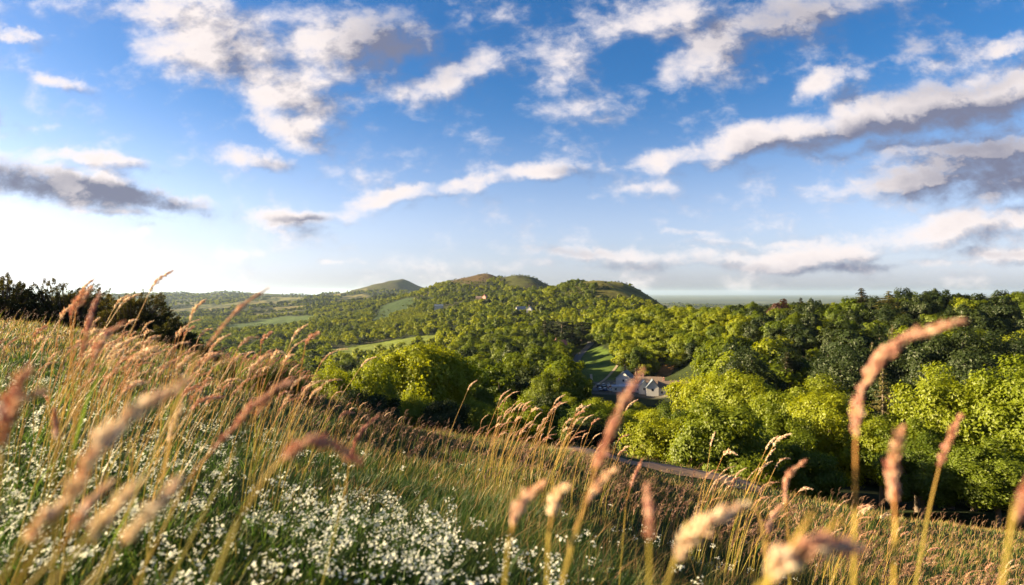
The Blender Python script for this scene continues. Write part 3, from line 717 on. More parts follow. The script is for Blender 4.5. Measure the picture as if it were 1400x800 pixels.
# ---------------------------------------------------------------- seed heads
def bez(P, n):
    P = np.asarray(P, float)
    # Catmull-Rom through the points
    if len(P) == 2: t = np.linspace(0, 1, n)[:, None]; return P[0]*(1-t)+P[1]*t
    Q = np.concatenate([[2*P[0]-P[1]], P, [2*P[-1]-P[-2]]]); out = []
    s = np.linspace(0, len(P)-1-1e-6, n)
    for a in s:
        i = int(a); t = a-i; p0, p1, p2, p3 = Q[i:i+4]
        out.append(.5*(2*p1+(p2-p0)*t+(2*p0-5*p1+4*p2-p3)*t*t+(3*p1-p0-3*p2+p3)*t**3))
    return np.array(out)
OCT = np.array([[1,0,0],[0,1,0],[-1,0,0],[0,-1,0],[0,0,1],[0,0,-1]], float)
OCF = np.array([[0,1,4],[1,2,4],[2,3,4],[3,0,4],[1,0,5],[2,1,5],[3,2,5],[0,3,5]])
def head_geo(axis, rad, nsp, r, loose=.0, splen=.010):
    """spikelets crowded round an axis: returns V, tris, tone"""
    n = len(axis); T = unit(np.gradient(axis, axis=0))
    t = np.linspace(.02, .995, nsp)+r.normal(size=nsp)*.01; t = t.clip(0, .999)
    f = t*(n-1); i = f.astype(int); fr = (f-i)[:, None]; i2 = np.minimum(i+1, n-1)
    C = axis[i]*(1-fr)+axis[i2]*fr; Tg = T[i]
    prof = np.sin(PI*np.clip(t*.93+.07, 0, 1))**.65*(1-.35*t)*(.45+1.0*vnoise(t*11+r.uniform(0, 50), t*0))
    side = unit(np.cross(Tg, unit(r.normal(size=(nsp, 3)))))
    off = side*(rad*prof*r.uniform(.1, 1.05, nsp)**.8)[:, None]*(1+loose)
    dr = unit(Tg*1.0+side*(.42+loose*.5)+r.normal(size=(nsp, 3))*.2)
    a = unit(np.cross(dr, side)); b = np.cross(dr, a)
    ln = splen*r.uniform(.6, 1.4, nsp)*(.6+.5*prof); w = ln*.15
    V = (C+off+dr*ln[:, None]*.4)[:, None]+OCT[None, :, 0:1]*a[:, None]*w[:, None, None]+OCT[None, :, 1:2]*b[:, None]*w[:, None, None]+OCT[None, :, 2:3]*dr[:, None]*ln[:, None, None]*.5
    Fc = (np.arange(nsp)*6)[:, None, None]+OCF[None]
    return V.reshape(-1, 3), Fc.reshape(-1, 3)
def stalk_meshes(stem_pts, head_pts, seed, rad=.005, nsp=110, stemr=.0011, loose=0., tone=.5, leaf=True):
    r = np.random.default_rng(seed)
    full = bez(stem_pts, 14); ax = bez(head_pts, 16)
    mb = MB(); V, q = tube(full, np.linspace(stemr*1.3, stemr*.7, 14), 5); mb.add(V, q, np.repeat(np.linspace(.1, .95, 14), 5)*r.uniform(.6, 1.05))
    V, q = tube(ax, np.linspace(stemr*.7, stemr*.2, 16), 4); mb.add(V, q, .6)
    stem = mb.mesh('stem', [M_STEM], True)
    V, f = head_geo(ax, rad, nsp, r, loose, splen=max(.006, rad*2.1))
    hd = npmesh('seed_head', V, f, [M_HEAD], attrs={'tone': np.repeat(np.clip(tone+r.normal(size=nsp)*.22, 0, 1), 6)})
    lf = None
    if leaf:
        p = full[5]; d = unit(full[6]-full[4]); s = unit(np.array([r.normal(), r.normal(), 0])+np.array([.6, 0, 0])); L0 = .16*r.uniform(.6, 1.2)
        pts = bez([p, p+d*L0*.45+s*L0*.12, p+d*L0*.75+s*L0*.45, p+d*L0*.7+s*L0*.85], 8); sd = np.cross(d, s)*.0022
        w = np.linspace(1, .08, 8)[:, None]
        V = np.stack([pts-sd*w, pts+sd*w], 1).reshape(-1, 3); i = np.arange(7)*2
        lf = npmesh('leaf', V, np.stack([i, i+1, i+3, i+2], -1), [M_BLADE], attrs={'tone': np.full(len(V), r.choice([.5, .75, .85]))})
    return stem, hd, lf
def PT(px, py, Y_): return np.array([(px-700)/F*Y_, Y_, (400-py)/F*Y_])
# stalks picked out in the photograph: depth, stem base px, stem points (px,py) below the head, head points up to its tip, radius mm, tone
HS = [
 (.46, 1166, [(1168,800),(1169,700),(1170,600)], [(1170,600),(1174,548),(1200,495),(1245,460),(1318,438)], 6.2, .45, 'tall arched pink seed head rising highest against the dark ridge'),
 (.47, 1226, [(1222,800),(1224,720),(1222,668)], [(1222,690),(1221,650),(1226,612),(1234,585)], 5.5, .5, 'short blunt orange seed head right of the tallest arched one'),
 (.62, 1250, [(1252,800),(1270,700),(1284,640)], [(1284,640),(1293,612),(1304,588),(1314,568)], 4.2, .2, 'slim dark pink seed head leaning right below the small pine'),
 (.5, 770, [(768,800),(792,715),(815,640)], [(812,645),(832,600),(850,555),(878,508)], 5.6, .35, 'tall pink seed head crossing in front of the hotel roofs'),
 (.42, 285, [(290,800),(325,715),(365,650),(395,622)], [(385,628),(415,606),(450,606),(492,632)], 6.0, .3, 'drooping pink seed head arched over the white flowers'),
 (.34, 55, [(20,800),(60,735),(95,680)], [(92,690),(125,625),(170,575),(255,520)], 6.6, .85, 'largest pale blurred seed head at the left'),
 (.5, 690, [(690,800),(694,760),(702,715)], [(700,722),(708,698),(722,678),(745,660)], 6.0, .6, 'left one of two short upright heads at the bottom centre'),
 (.52, 750, [(748,800),(750,740),(755,700)], [(754,705),(757,688),(765,672),(776,664)], 5.8, .85, 'right one of two short upright heads at the bottom centre'),
 (.58, 768, [(766,800),(782,735),(800,690)], [(800,690),(812,672),(824,656),(840,642)], 4.4, .6, 'small forked seed head beside the base of the tall pink one'),
 (.42, 918, [(912,800),(920,775),(928,760)], [(926,768),(942,735),(970,712),(1020,690)], 6.4, .8, 'pale curved seed head low at the bottom right of centre'),
 (.36, 1045, [(1040,800),(1060,782),(1080,766)], [(1076,770),(1105,748),(1140,744),(1182,752)], 7.0, .45, 'blurred pink head arching across the bottom edge'),
 (.34, 1050, [(1050,800),(1056,790),(1060,784)], [(1058,790),(1066,772),(1078,762),(1092,770)], 7.5, .9, 'pale blurred head at the foot of the arching one'),
 (.75, 1047, [(1046,800),(1047,760),(1050,730)], [(1050,732),(1053,715),(1060,702),(1068,693)], 3.8, .5, 'thin upright orange head right of the bottom centre'),
 (.8, 1077, [(1080,800),(1078,740),(1074,680)], [(1074,690),(1074,665),(1080,648),(1100,630)], 3.6, .4, 'thin brownish head curling right above the blurred ones'),
 (.38, -2, [(-20,700),(-8,620),(0,575)], [(0,580),(12,552),(26,525),(40,505)], 5.5, .25, 'reddish blurred seed head at the left edge'),
 (.40, 0, [(-10,720),(0,640),(6,600)], [(2,610),(10,575),(28,548),(60,535)], 5.5, .55, 'orange blurred seed head low at the left edge'),
 (.9, 230, [(220,600),(255,520),(285,470)], [(283,474),(310,440),(335,415),(366,395)], 3.2, .6, 'thin straw head pointing right above the meadow crest'),
 (.85, 100, [(90,650),(105,560),(112,480)], [(110,490),(118,455),(126,425),(138,398)], 4.4, .4, 'tall pinkish head in front of the widest gorse bush'),
 (.8, 115, [(95,650),(110,560),(125,500)], [(122,510),(135,475),(150,455),(170,440)], 4.6, .5, 'pinkish head leaning right below the gorse bushes'),
 (.7, 72, [(74,700),(76,630),(76,600)], [(76,600),(76,585),(75,570),(74,558)], 3.6, .5, 'short upright brown head among the white flowers at the left'),
 (.8, 228, [(215,690),(225,640),(232,600)], [(230,606),(236,585),(242,568),(250,553)], 3.2, .9, 'pale slim head among the white flowers'),
 (.62, 300, [(215,740),(255,660),(300,605)], [(290,615),(320,585),(345,555),(395,524)], 3.4, .35, 'long slim pink head leaning far right over the meadow'),
 (.62, 330, [(310,640),(335,590),(355,560)], [(350,568),(365,545),(378,530),(400,520)], 3.6, .5, 'paired slim pink head beside the long leaning one'),
 (.95, 470, [(460,720),(470,680),(480,620)], [(478,630),(486,605),(498,585),(518,568)], 3.2, .2, 'dark red slim head standing above the drooping pink one'),
 (.42, 888, [(888,800),(888,755),(887,735)], [(887,740),(888,715),(887,690),(885,665)], 2.4, .4, 'thin orange spear of grass left of the pale curved head'),
 (1.3, 856, [(853,725),(856,690),(862,665)], [(862,668),(866,655),(872,642),(878,628)], 4.4, .3, 'small purplish head standing over the path'),
 (.36, 1390, [(1370,800),(1380,740),(1395,705)], [(1392,715),(1398,690),(1404,670),(1420,650)], 4.5, .3, 'orange stem with a head cut by the right edge'),
 (.33, 95, [(70,800),(100,760),(125,735)], [(120,742),(140,712),(160,690),(195,655)], 4.6, .9, 'pale blurred stem-like head at the bottom left'),
 (.33, 150, [(120,800),(150,765),(175,735)], [(170,742),(190,715),(215,690),(245,655)], 4.6, .95, 'brightest blurred head leaning right at the bottom left'),
 (.36, 30, [(0,800),(20,760),(40,735)], [(36,742),(55,715),(78,695),(110,668)], 3.6, .8, 'second blurred pale head low in the left corner'),
 (.4, 70, [(40,800),(75,760),(100,720)], [(95,730),(110,705),(120,690),(150,660)], 4.2, .7, 'blurred tan head in the left corner beside the pale ones'),
]
for k_, (Y_, bpx, st, hd, rad, tone, lab) in enumerate(HS):
    g = G(bpx, Y_); sp = [PT(a, b2, Y_) for a, b2 in st]; hp = [PT(a, b2, Y_+.02*math.sin(k_+i_)) for i_, (a, b2) in enumerate(hd)]
    hp[0] = PT(hd[0][0], hd[0][1], Y_)
    d0 = sp[0]-sp[1]; dn = d0/np.linalg.norm(d0)
    base = sp[0]+dn*max(.02, (sp[0][2]-g[2])/max(.35, -dn[2]))
    base[2] = H(base[0], base[1])-.02
    sp = [base]+sp; org = np.array(base)
    hl = sum(np.linalg.norm(np.subtract(hp[i_+1], hp[i_])) for i_ in range(len(hp)-1))
    a, b2, c2 = stalk_meshes([p-org for p in sp], [p-org for p in hp], 500+k_, rad/1000*.60, int(140+1700*hl), .00115 if rad > 4.6 else .0009, tone=tone, leaf=(k_ % 2 == 0 and Y_ > .65))
    root = empty('grass_stalk', tuple(org)); obj('stem', a, root); obj('seed_head', b2, root)
    if c2: obj('leaf', c2, root)
    tag(root, lab, 'grass stalk', 'ripe grass stalks nearest to the camera')
# generic stalks: ten kinds, copied
KIND = []
for i_ in range(12):
    r = np.random.default_rng(900+i_); hgt = r.uniform(.5, .72); ln = r.uniform(.25, .55)
    st = [np.array([0, 0, -.02]), np.array([ln*.12, r.normal()*.02, hgt*.4]), np.array([ln*.33*hgt/.6, r.normal()*.02, hgt*.8])]
    hl = r.uniform(.06, .12); a = r.uniform(.5, 1.5)
    p = st[-1]; hp = [p]
    for j_ in range(4):
        ang = R(60)-a*R(18)*j_; p = p+np.array([math.cos(ang), r.normal()*.1, math.sin(ang)])*hl/4; hp.append(p)
    KIND.append((stalk_meshes(st, hp, 950+i_, r.uniform(.0026, .0042), 120, tone=r.uniform(.35, .9), loose=.3 if i_ % 3 == 0 else 0), hgt))
PATCHES = [
 (58, (-20,130), (1.1,2.6), 'left of the pale head', (.85,1.2)),
 (52, (120,260), (1.3,3.2), 'on turf below the gorse', (.8,1.15)),
 (34, (270,420), (1.6,3.6), 'around the grass tussock', (.8,1.15)),
 (14, (420,560), (3.0,5.0), 'left of the round tree', (.55,.8)),
 (42, (560,720), (3.9,5.2), 'just below the round tree', (.95,1.4)),
 (34, (710,830), (3.6,4.9), 'left of the tall pink head', (1.0,1.4)),
 (30, (935,1060), (2.6,3.8), 'over the right of the path', (.95,1.3)),
 (22, (1090,1230), (2.3,3.6), 'behind the tallest arched stem', (.8,1.15)),
 (14, (1240,1410), (2.0,3.4), 'in the lower right corner', (.7,1.0)),
]
for n_, (p0, p1), (d0, d1), where, (s0, s1) in PATCHES:
    q = []
    cl = [(random.uniform(p0, p1), random.uniform(d0, d1)) for _ in range(max(3, n_//6))]
    for i_ in range(n_):
        c0 = random.choice(cl); px = c0[0]+random.gauss(0, 9); Y_ = c0[1]+random.gauss(0, .08)
        if random.random() < .35: px, Y_ = random.uniform(p0, p1), random.uniform(d0, d1)
        q.append((px, Y_))
    q.sort(); nb = max(1, math.ceil(n_/14)); rows_ = sorted(q, key=lambda a: a[1]); per_ = math.ceil(n_/nb)
    for b_ in range(nb):
        sub = sorted(rows_[b_*per_:(b_+1)*per_])
        for i_, (px, Y_) in enumerate(sub):
            (a, b2, c2), hgt = random.choice(KIND); g = G(px, Y_); s = random.uniform(s0, s1)
            root = empty('grass_stalk', g, random.gauss(0, .35), (s, s, s)); root.rotation_euler[1] = random.gauss(.03, .10)
            link(bpy.data.objects.new('stem', a), root); link(bpy.data.objects.new('seed_head', b2), root); link(bpy.data.objects.new('leaf', c2), root)
            tag(root, f"{ordword(i_, len(sub))} ripe grass stalk {where}{'' if nb == 1 else ', '+BAND[b_]}", 'grass stalk', 'ripe grass stalks '+where)

# finer flowering grass, past counting
mb_s = MB(); Vh = []; Fh = []; Th = []; nh = 0
small = []
for i_ in range(8):
    r = np.random.default_rng(700+i_); ax = bez([(0,0,0),(.01,0,.03),(.03,r.normal()*.004,.055),(.055,r.normal()*.006,.07)], 8)
    V, f = head_geo(ax, .005, 26, r, .25, .014); small.append((V, f))
x, y, px = sample_fg(5200, 2.4, 22)
k = ~((px > 730) & (px < 1110) & (y > 11.8) & (y < 17.3) & (rng.random(len(x)) < .72)) & (segdist(x, y, PATHL) > .6) & (rng.random(len(x)) < np.clip(.06+.055*y, 0, .55)+.35*(fbm(x*.7+3, y*.7+8, 2) > .54)) & ~((px < 420) & (y < 3)) & ~((y < 3.2) & (px < 900))
x, y, px = x[k], y[k], px[k]; z = H(x, y)
hg = rng.uniform(.14, .34, len(x))*np.where((px > 900) | (px < 400), 1.25, 1); ln = rng.normal(size=len(x))*.12+.25; ln2 = rng.normal(size=len(x))*.1
base = np.stack([x, y, z], -1); top = base+np.stack([ln*hg, ln2*hg, hg], -1)
V, q, t3, tn = blades(x, y, z, hg*1.02, np.maximum(.0016, y*.0007), rng.uniform(.55, .95, len(x)), lean=(.25, 0), leanv=.12)
for i_ in range(len(x)):
    v, f = small[i_ % 8]; a = rng.normal()*.5; s = rng.uniform(.7, 1.35)*(1+.02*y[i_]); ca, sa = math.cos(a)*s, math.sin(a)*s
    tip = V[i_*7+6]
    vv = np.stack([v[:, 0]*ca-v[:, 1]*sa, v[:, 0]*sa+v[:, 1]*ca, v[:, 2]*s], -1)+tip-np.array([0, 0, .01])
    Vh.append(vv); Fh.append(f+nh); nh += len(vv); Th.append(np.full(len(vv), rng.uniform(.05, .8)))
o1 = obj('seeding_grass', npmesh('seeding_grass', np.concatenate(Vh), np.concatenate(Fh), [M_PAN], attrs={'tone': np.concatenate(Th)}))
tag(o1, 'hazy mass of fine reddish grass panicles over the slope', None, None, 'stuff')
o2 = obj('panicle_stems', npmesh('panicle_stems', V, [q, t3], [M_BLADE], attrs={'tone': tn}), o1)

# tussock on the crest
def tussock(px, Y_, rad, hgt, n, seed, label):
    r = np.random.default_rng(seed); x0, y0 = W(px, Y_); z0 = float(H(x0, y0))
    a = r.uniform(0, 2*PI, n); q = np.sqrt(r.random(n))*rad; xx = np.cos(a)*q; yy = np.sin(a)*q
    h_ = hgt*(1-.45*(q/rad)**2)*r.uniform(.55, 1.1, n)
    V, qd, t3, tn = blades(xx, yy, H(x0+xx, y0+yy)-z0-.02, h_, np.full(n, .012), np.clip(r.normal(.55, .22, n), .1, 1), lean=(.25, 0), leanv=.16, seg=4, r=r)
    root = empty('grass_tussock', (x0, y0, z0))
    obj('blades', npmesh('blades', V, [qd, t3], [M_BLADE], attrs={'tone': tn}), root)
    Vh = []; Fh = []; Th = []; nh = 0
    for i_ in range(n//12):
        v, f = small[i_ % 8]; tip = V[i_*9*3+8]+np.array([0, 0, -.01])
        if tip[2] < hgt*.55: continue
        Vh.append(v*1.3+tip); Fh.append(f+nh); nh += len(v); Th.append(np.full(len(v), r.uniform(0, .5)))
    obj('seed_heads', npmesh('seed_heads', np.concatenate(Vh), np.concatenate(Fh), [M_HEAD], attrs={'tone': np.concatenate(Th)}), root)
    tag(root, label, 'grass tussock', 'tall tussocks along the crest')
tussock(368, 9.5, .52, .62, 2600, 1, 'tall bushy grass tussock on the crest right of the gorse')
tussock(325, 10.3, .40, .42, 1300, 2, 'lower yellowish grass tussock left of the tall one')
tussock(405, 10.2, .35, .45, 1000, 3, 'dark reddish grass tussock at the right foot of the tall one')

# ---------------------------------------------------------------- houses
def boxv(x0, x1, y0, y1, z0, z1):
    V = np.array([[x0,y0,z0],[x1,y0,z0],[x1,y1,z0],[x0,y1,z0],[x0,y0,z1],[x1,y0,z1],[x1,y1,z1],[x0,y1,z1]], float)
    Q = np.array([[0,3,2,1],[4,5,6,7],[0,1,5,4],[1,2,6,5],[2,3,7,6],[3,0,4,7]]); return V, Q
M_GLASS = plain('dark_window', (.03,.035,.045), .15, .1)
M_WHITE = plain('white_render', (.54,.52,.49), .85, .08, .6)
M_FARWHITE = plain('weathered_render', (.42,.40,.37), .9, .25, .4)
M_CREAM = plain('cream_render', (.62,.50,.38), .85, .1, .6)
M_PINK = plain('pink_brick', (.48,.26,.20), .9, .15, 1)
M_SLATE = plain('blue_slate', (.13,.16,.19), .6, .25, 1.2)
M_TILE = plain('brown_tile', (.15,.105,.078), .85, .3, 1.2)
M_RED = plain('red_tile', (.34,.10,.06), .85, .3, 1.2)
M_FELT = plain('grey_flat_roof', (.34,.35,.37), .8, .2, .8)
M_FRAME = plain('white_frame', (.8,.8,.78), .5, .03)
def house(name, px, Y_, w, d, hw, hr, rz, mw_, mr, label, nwin=3, floors=1, chim=1, gablewin=True, flat=False, dz=0):
    x, y = W(px, Y_); zs = [float(H(x+a, y+b)) for a in (-w/2, w/2) for b in (-d/2, d/2)]
    root = empty(name, (x, y, min(zs)+.2+dz), rz); mb = MB()
    mb.add(*boxv(-w/2, w/2, -d/2, d/2, -9, hw))
    if not flat:
        for s in (-1, 1):
            X_ = s*w/2; V = np.array([[X_-.1*s,-d/2,hw],[X_-.1*s,d/2,hw],[X_-.1*s,0,hw+hr]]); mb.add(V, np.array([[0,1,2]]))
    obj('wall', mb.mesh('wall', [mw_]), root)
    mb = MB(); o_ = .4
    if flat: mb.add(*boxv(-w/2-.2, w/2+.2, -d/2-.2, d/2+.2, hw+.01, hw+.35))
    else:
        for s in (-1, 1):
            sl = hr/(d/2)
            V = np.array([[-w/2-o_, s*(d/2+o_), hw-o_*sl+.05],[w/2+o_, s*(d/2+o_), hw-o_*sl+.05],[w/2+o_,0,hw+hr+.05],[-w/2-o_,0,hw+hr+.05]])
            V2 = V+np.array([0, 0, .22]); q = np.array([[0,1,2,3],[4,5,6,7],[0,1,5,4],[1,2,6,5],[3,2,6,7],[0,3,7,4]]); mb.add(np.concatenate([V, V2]), q)
    roof = obj('roof', mb.mesh('roof', [mr]), root)
    for c_ in range(chim):
        cx = (-w*.32, w*.3)[c_ % 2]; mb = MB(); mb.add(*boxv(cx-.45, cx+.45, -.4, .4, hw+hr*.5, hw+hr+1.3)); mb.add(*boxv(cx-.55, cx+.55, -.5, .5, hw+hr+1.3, hw+hr+1.5))
        mb.add(*tube([(cx, 0, hw+hr+1.45), (cx, 0, hw+hr+1.9)], [.16, .13], 8)); obj('chimney', mb.mesh('chimney', [M_PINK]), roof)
    fh = hw/floors
    for fl_ in range(floors):
        for i_ in range(nwin):
            cx = -w/2+w*(i_+.5)/nwin
            door = fl_ == 0 and i_ == nwin//2
            z0, z1 = fl_*fh+(.05 if door else .9), fl_*fh+2.15
            mb = MB(); mb.add(*boxv(cx-.55, cx+.55, -d/2-.04, -d/2+.05, z0, z1)); wd = obj('door' if door else 'window', mb.mesh('window', [M_PINK if door else M_GLASS]), root)
            mb = MB()
            for a, b2, e_, f_ in ((cx-.65, cx-.55, z0, z1), (cx+.55, cx+.65, z0, z1), (cx-.65, cx+.65, z1, z1+.1), (cx-.03, cx+.03, z0, z1)): mb.add(*boxv(a, b2, -d/2-.07, -d/2+.02, e_, f_))
            obj('frame', mb.mesh('frame', [M_FRAME]), wd)
    if gablewin and not flat:
        for s in (-1, 1):
            mb = MB(); mb.add(*boxv(s*w/2-.03, s*w/2+.03, -.5, .5, hw*.55, hw*.55+1.2)); obj('window', mb.mesh('window', [M_GLASS]), root)
    return tag(root, label, 'building', 'hotel buildings in the valley' if 280 < Y_ < 340 and px > 800 else 'houses among the valley trees')
house('gabled_house', 855, 318, 7.5, 8.5, 4.2, 3.6, R(62), M_WHITE, M_SLATE, 'white gabled building with a blue-grey slate roof beside the car park', 2, 1, 0)
house('long_house', 889, 306, 12, 7, 3.6, 3.0, R(-16), M_CREAM, M_TILE, 'long building with a brown tiled roof behind the white gables', 4, 1, 1)
house('hotel_building', 920, 290, 14, 7, 4.0, 3.0, R(-12), M_WHITE, M_TILE, 'rightmost hotel wing with a long brown roof', 5, 1, 1)
house('hotel_building', 892, 291, 6.2, 6.0, 4.2, 3.4, R(78), M_WHITE, M_SLATE, 'white gable facing the viewer at the middle of the hotel', 2, 1, 0)
house('hotel_building', 880, 295, 5.4, 5.2, 3.8, 3.0, R(84), M_WHITE, M_SLATE, 'smaller white gable left of the middle gable of the hotel', 2, 1, 0)
house('flat_roofed_extension', 862, 300, 11, 7, 3.0, 0, R(-8), M_WHITE, M_FELT, 'low white extension with a pale flat roof in front of the slate roof', 3, flat=True, chim=0)
house('flat_roofed_extension', 846, 296, 7, 5, 2.6, 0, R(-5), M_WHITE, M_FELT, 'lowest flat-roofed shed next to the parked cars', 2, flat=True, chim=0)
house('cottage', 765, 405, 9, 7, 4.2, 3.2, R(20), M_PINK, M_RED, 'red-roofed cottage with a chimney below the dark conifers', 3, 1, 1, dz=8.5)
house('cottage', 721, 262, 5.4, 5.4, 3.2, 2.0, R(70), M_CREAM, M_TILE, 'small cream cottage with a brown roof among the trees', 1, 1, 0, dz=7)
house('white_house', 712, 880, 14, 9, 6, 4, R(12), M_FARWHITE, M_SLATE, 'long white house high in the woods under the twin hills', 5, 2, 1, dz=7)
house('white_house', 724, 870, 7, 8, 6, 4.5, R(70), M_FARWHITE, M_SLATE, 'white gable beside the long white house in the woods', 2, 2, 1, dz=7)
house('white_house', 600, 1330, 20, 10, 7, 4, R(5), M_FARWHITE, M_SLATE, 'far white house with a row of dark windows on the left slope', 6, 2, 1, dz=12)
house('brick_house', 655, 1400, 15, 9, 6, 4, R(-10), M_PINK, M_TILE, 'left one of two pinkish houses below the heather hill', 4, 2, 1, dz=8)
house('brick_house', 663, 1395, 9, 9, 6, 4, R(60), M_PINK, M_RED, 'right one of two pinkish houses below the heather hill', 3, 2, 1, dz=8)

# parked cars
def paint(name, c):
    m = bpy.data.materials.new(name); nt = nodes_of(m); b = N(nt, 'ShaderNodeBsdfPrincipled', inp={'Base Color': (*c, 1), 'Roughness': .25, 'Metallic': .2, 'Coat Weight': .6})
    nt.links.new(b.outputs[0], N(nt, 'ShaderNodeOutputMaterial').inputs[0]); return m
M_TYRE = plain('tyre', (.02,.02,.02), .9, .1)
def loft(secs, k=None):
    n = len(secs); m_ = len(secs[0]); V = np.array(secs, float).reshape(-1, 3)
    q = [[i*m_+j, i*m_+(j+1) % m_, (i+1)*m_+(j+1) % m_, (i+1)*m_+j] for i in range(n-1) for j in range(m_)]
    return V, np.array(q)
def car(px, Y_, rz, col, label):
    x, y = W(px, Y_); root = empty('parked_car', (x, y, float(H(x, y))+.35), rz)
    prof = [(-2.1,.45,.75),(-2.0,.3,.9),(-1.2,.28,.98),(1.0,.28,.95),(1.9,.3,.8),(2.1,.45,.65)]
    secs = [[(a, -.85, b), (a, .85, b), (a, .8, c), (a, -.8, c)] for a, b, c in prof]
    V, q = loft(secs); mb = MB(); mb.add(V, q); mb.add(V[[0, 1, 2, 3, 20, 21, 22, 23]], np.array([[3, 2, 1, 0], [4, 5, 6, 7]]))
    top = [(-1.75, .97), (-1.2, 1.42), (.35, 1.45), (1.05, .97)]
    roofm = MB(); roofm.add(*boxv(-1.2, .35, -.62, .62, 1.40, 1.47))
    obj('body', mb.mesh('body', [col]), root); obj('roof', roofm.mesh('roof', [col]), root)
    secs = [[(-1.75, -.75, .95), (-1.75, .75, .95), (-1.2, .62, 1.41), (-1.2, -.62, 1.41)], [(1.05, -.75, .95), (1.05, .75, .95), (.35, .62, 1.41), (.35, -.62, 1.41)]]
    V, q = loft(secs); gm = MB(); gm.add(V, q); gm.add(V, np.array([[3, 2, 1, 0], [4, 5, 6, 7]])); obj('windows', gm.mesh('windows', [M_GLASS]), root)
    for sx in (-1.3, 1.3):
        for sy in (-1, 1):
            wm = MB(); wm.add(*tube([(sx, sy*.68, .32), (sx, sy*.7, .32), (sx, sy*.86, .32), (sx, sy*.88, .32)], [.02, .32, .32, .05], 14)); obj('wheel', wm.mesh('wheel', [M_TYRE], False), root)
    tag(root, label, 'car', 'cars parked in the valley car park')
CW, CSV, CBL, CDK, CRD = paint('paint_white', (.8,.8,.8)), paint('paint_silver', (.5,.52,.55)), paint('paint_blue', (.08,.13,.25)), paint('paint_black', (.03,.03,.035)), paint('paint_red', (.35,.04,.03))
for px, Y_, rz, c_, lab in ((807,303,80,CW,'white car parked alone nearest to the road'),(818,309,85,CDK,'black car at the left end of the back row'),(825,310,88,CSV,'silver car in the back row beside the black one'),(832,311,86,CW,'white car in the middle of the back row'),(840,312,84,CBL,'blue car at the right end of the back row'),
    (820,297,95,CSV,'silver car in the front row, furthest left'),(827,296,93,CBL,'blue car in the front row beside the silver one'),(834,295,96,CW,'white car in the front row next to the shed'),(836,303,10,CRD,'red car turned sideways between the two rows')):
    car(px, Y_, R(rz), c_, lab)

# ---------------------------------------------------------------- air
mh = bpy.data.materials.new('haze_air'); nt = nodes_of(mh)
pv = N(nt, 'ShaderNodeVolumePrincipled', inp={'Density': 1.9e-5, 'Color': (.60,.80,1,1), 'Anisotropy': .35})
nt.links.new(pv.outputs[0], N(nt, 'ShaderNodeOutputMaterial').inputs['Volume'])
V, q = boxv(-63000, 63000, -63000, 63000, -240, 190)
tag(obj('haze', npmesh('haze', V, q, [mh])), 'pale evening haze between the camera and the far hills', None, None, 'stuff')

# ---------------------------------------------------------------- sky
w = bpy.data.worlds.new('World'); SC.world = w; w.use_nodes = True; nt = w.node_tree; nt.nodes.clear(); L = nt.links.new
def M_(nt, op, a, b=None, c=None, clamp=False):
    n = nt.nodes.new('ShaderNodeMath'); n.operation = op; n.use_clamp = clamp
    for i, v in enumerate((a, b, c)):
        if v is None: continue
        if hasattr(v, 'is_output'): nt.links.new(v, n.inputs[i])
        else: n.inputs[i].default_value = v
    return n.outputs[0]
# cloud banks: px, py, rx, ry, tilt (deg, + falls to the right), weight
CL = [(1240,150,150,26,-10,.7),(1180,215,90,16,-8,.75),(1060,330,200,12,-2,.6),(1300,230,170,60,-8,.85),(1000,50,130,40,-14,.6),(1270,70,210,60,-14,.42),(1130,70,120,40,-20,.4),(1380,190,120,70,-6,.6),(700,25,120,30,-10,.45),(300,55,150,62,5,1.1),(395,115,95,62,20,1.0),(450,70,120,60,0,1.05),(400,175,60,36,25,.9),(520,45,90,50,0,.95),(240,18,110,28,0,.85),
 (620,105,90,34,-12,.85),(560,125,50,22,0,.6),(760,85,55,60,-50,.55),(850,125,95,38,-20,.6),(830,45,90,30,-25,.65),(870,180,40,16,0,.45),
 (960,75,95,36,-30,.9),(1080,25,170,42,-12,.9),(900,25,110,30,-10,.7),(1230,25,90,40,-10,.5),
 (925,215,90,20,-14,.95),(1040,190,130,28,-17,1.1),(1190,165,170,36,-10,1.15),(1340,135,150,42,-8,1.15),
 (1120,118,70,18,-28,.85),(1270,85,110,15,-14,.6),(1380,60,60,14,-22,.8),(1210,90,90,14,-20,.55),
 (1340,205,150,28,-6,1.05),(1270,250,140,19,-6,1.05),(1380,255,120,34,-4,1.05),(1190,252,60,10,-4,.7),
 (1290,318,180,26,-9,.95),(1130,345,190,20,-4,.95),(1390,300,110,30,-10,.95),(960,352,110,15,0,.75),(800,345,110,16,3,.8),(700,362,150,12,0,.55),(1100,362,420,10,0,.7),(1400,350,150,16,0,.8),
 (545,270,95,17,-8,.95),(640,255,80,15,-12,.9),(735,237,95,19,0,1.0),(470,292,80,14,0,.6),(395,296,80,14,2,.95),(350,224,75,20,14,.95),
 (70,252,170,34,9,1.15),(190,266,120,18,8,1.05),(150,285,110,10,6,.8),(110,215,110,14,4,.8),(40,238,120,30,10,.9),
 (18,42,50,12,16,.85),(75,108,60,14,14,.8),(0,155,26,26,0,.8),(15,90,40,8,18,.4),(130,215,60,9,0,.6),(60,175,40,8,10,.4),
 (605,185,40,8,0,.3),(930,322,50,8,0,.7),(810,272,30,7,0,.5),(880,262,60,8,-8,.45),(460,358,70,6,0,.5),(1120,262,50,7,-5,.5),(300,340,200,10,0,.35)]
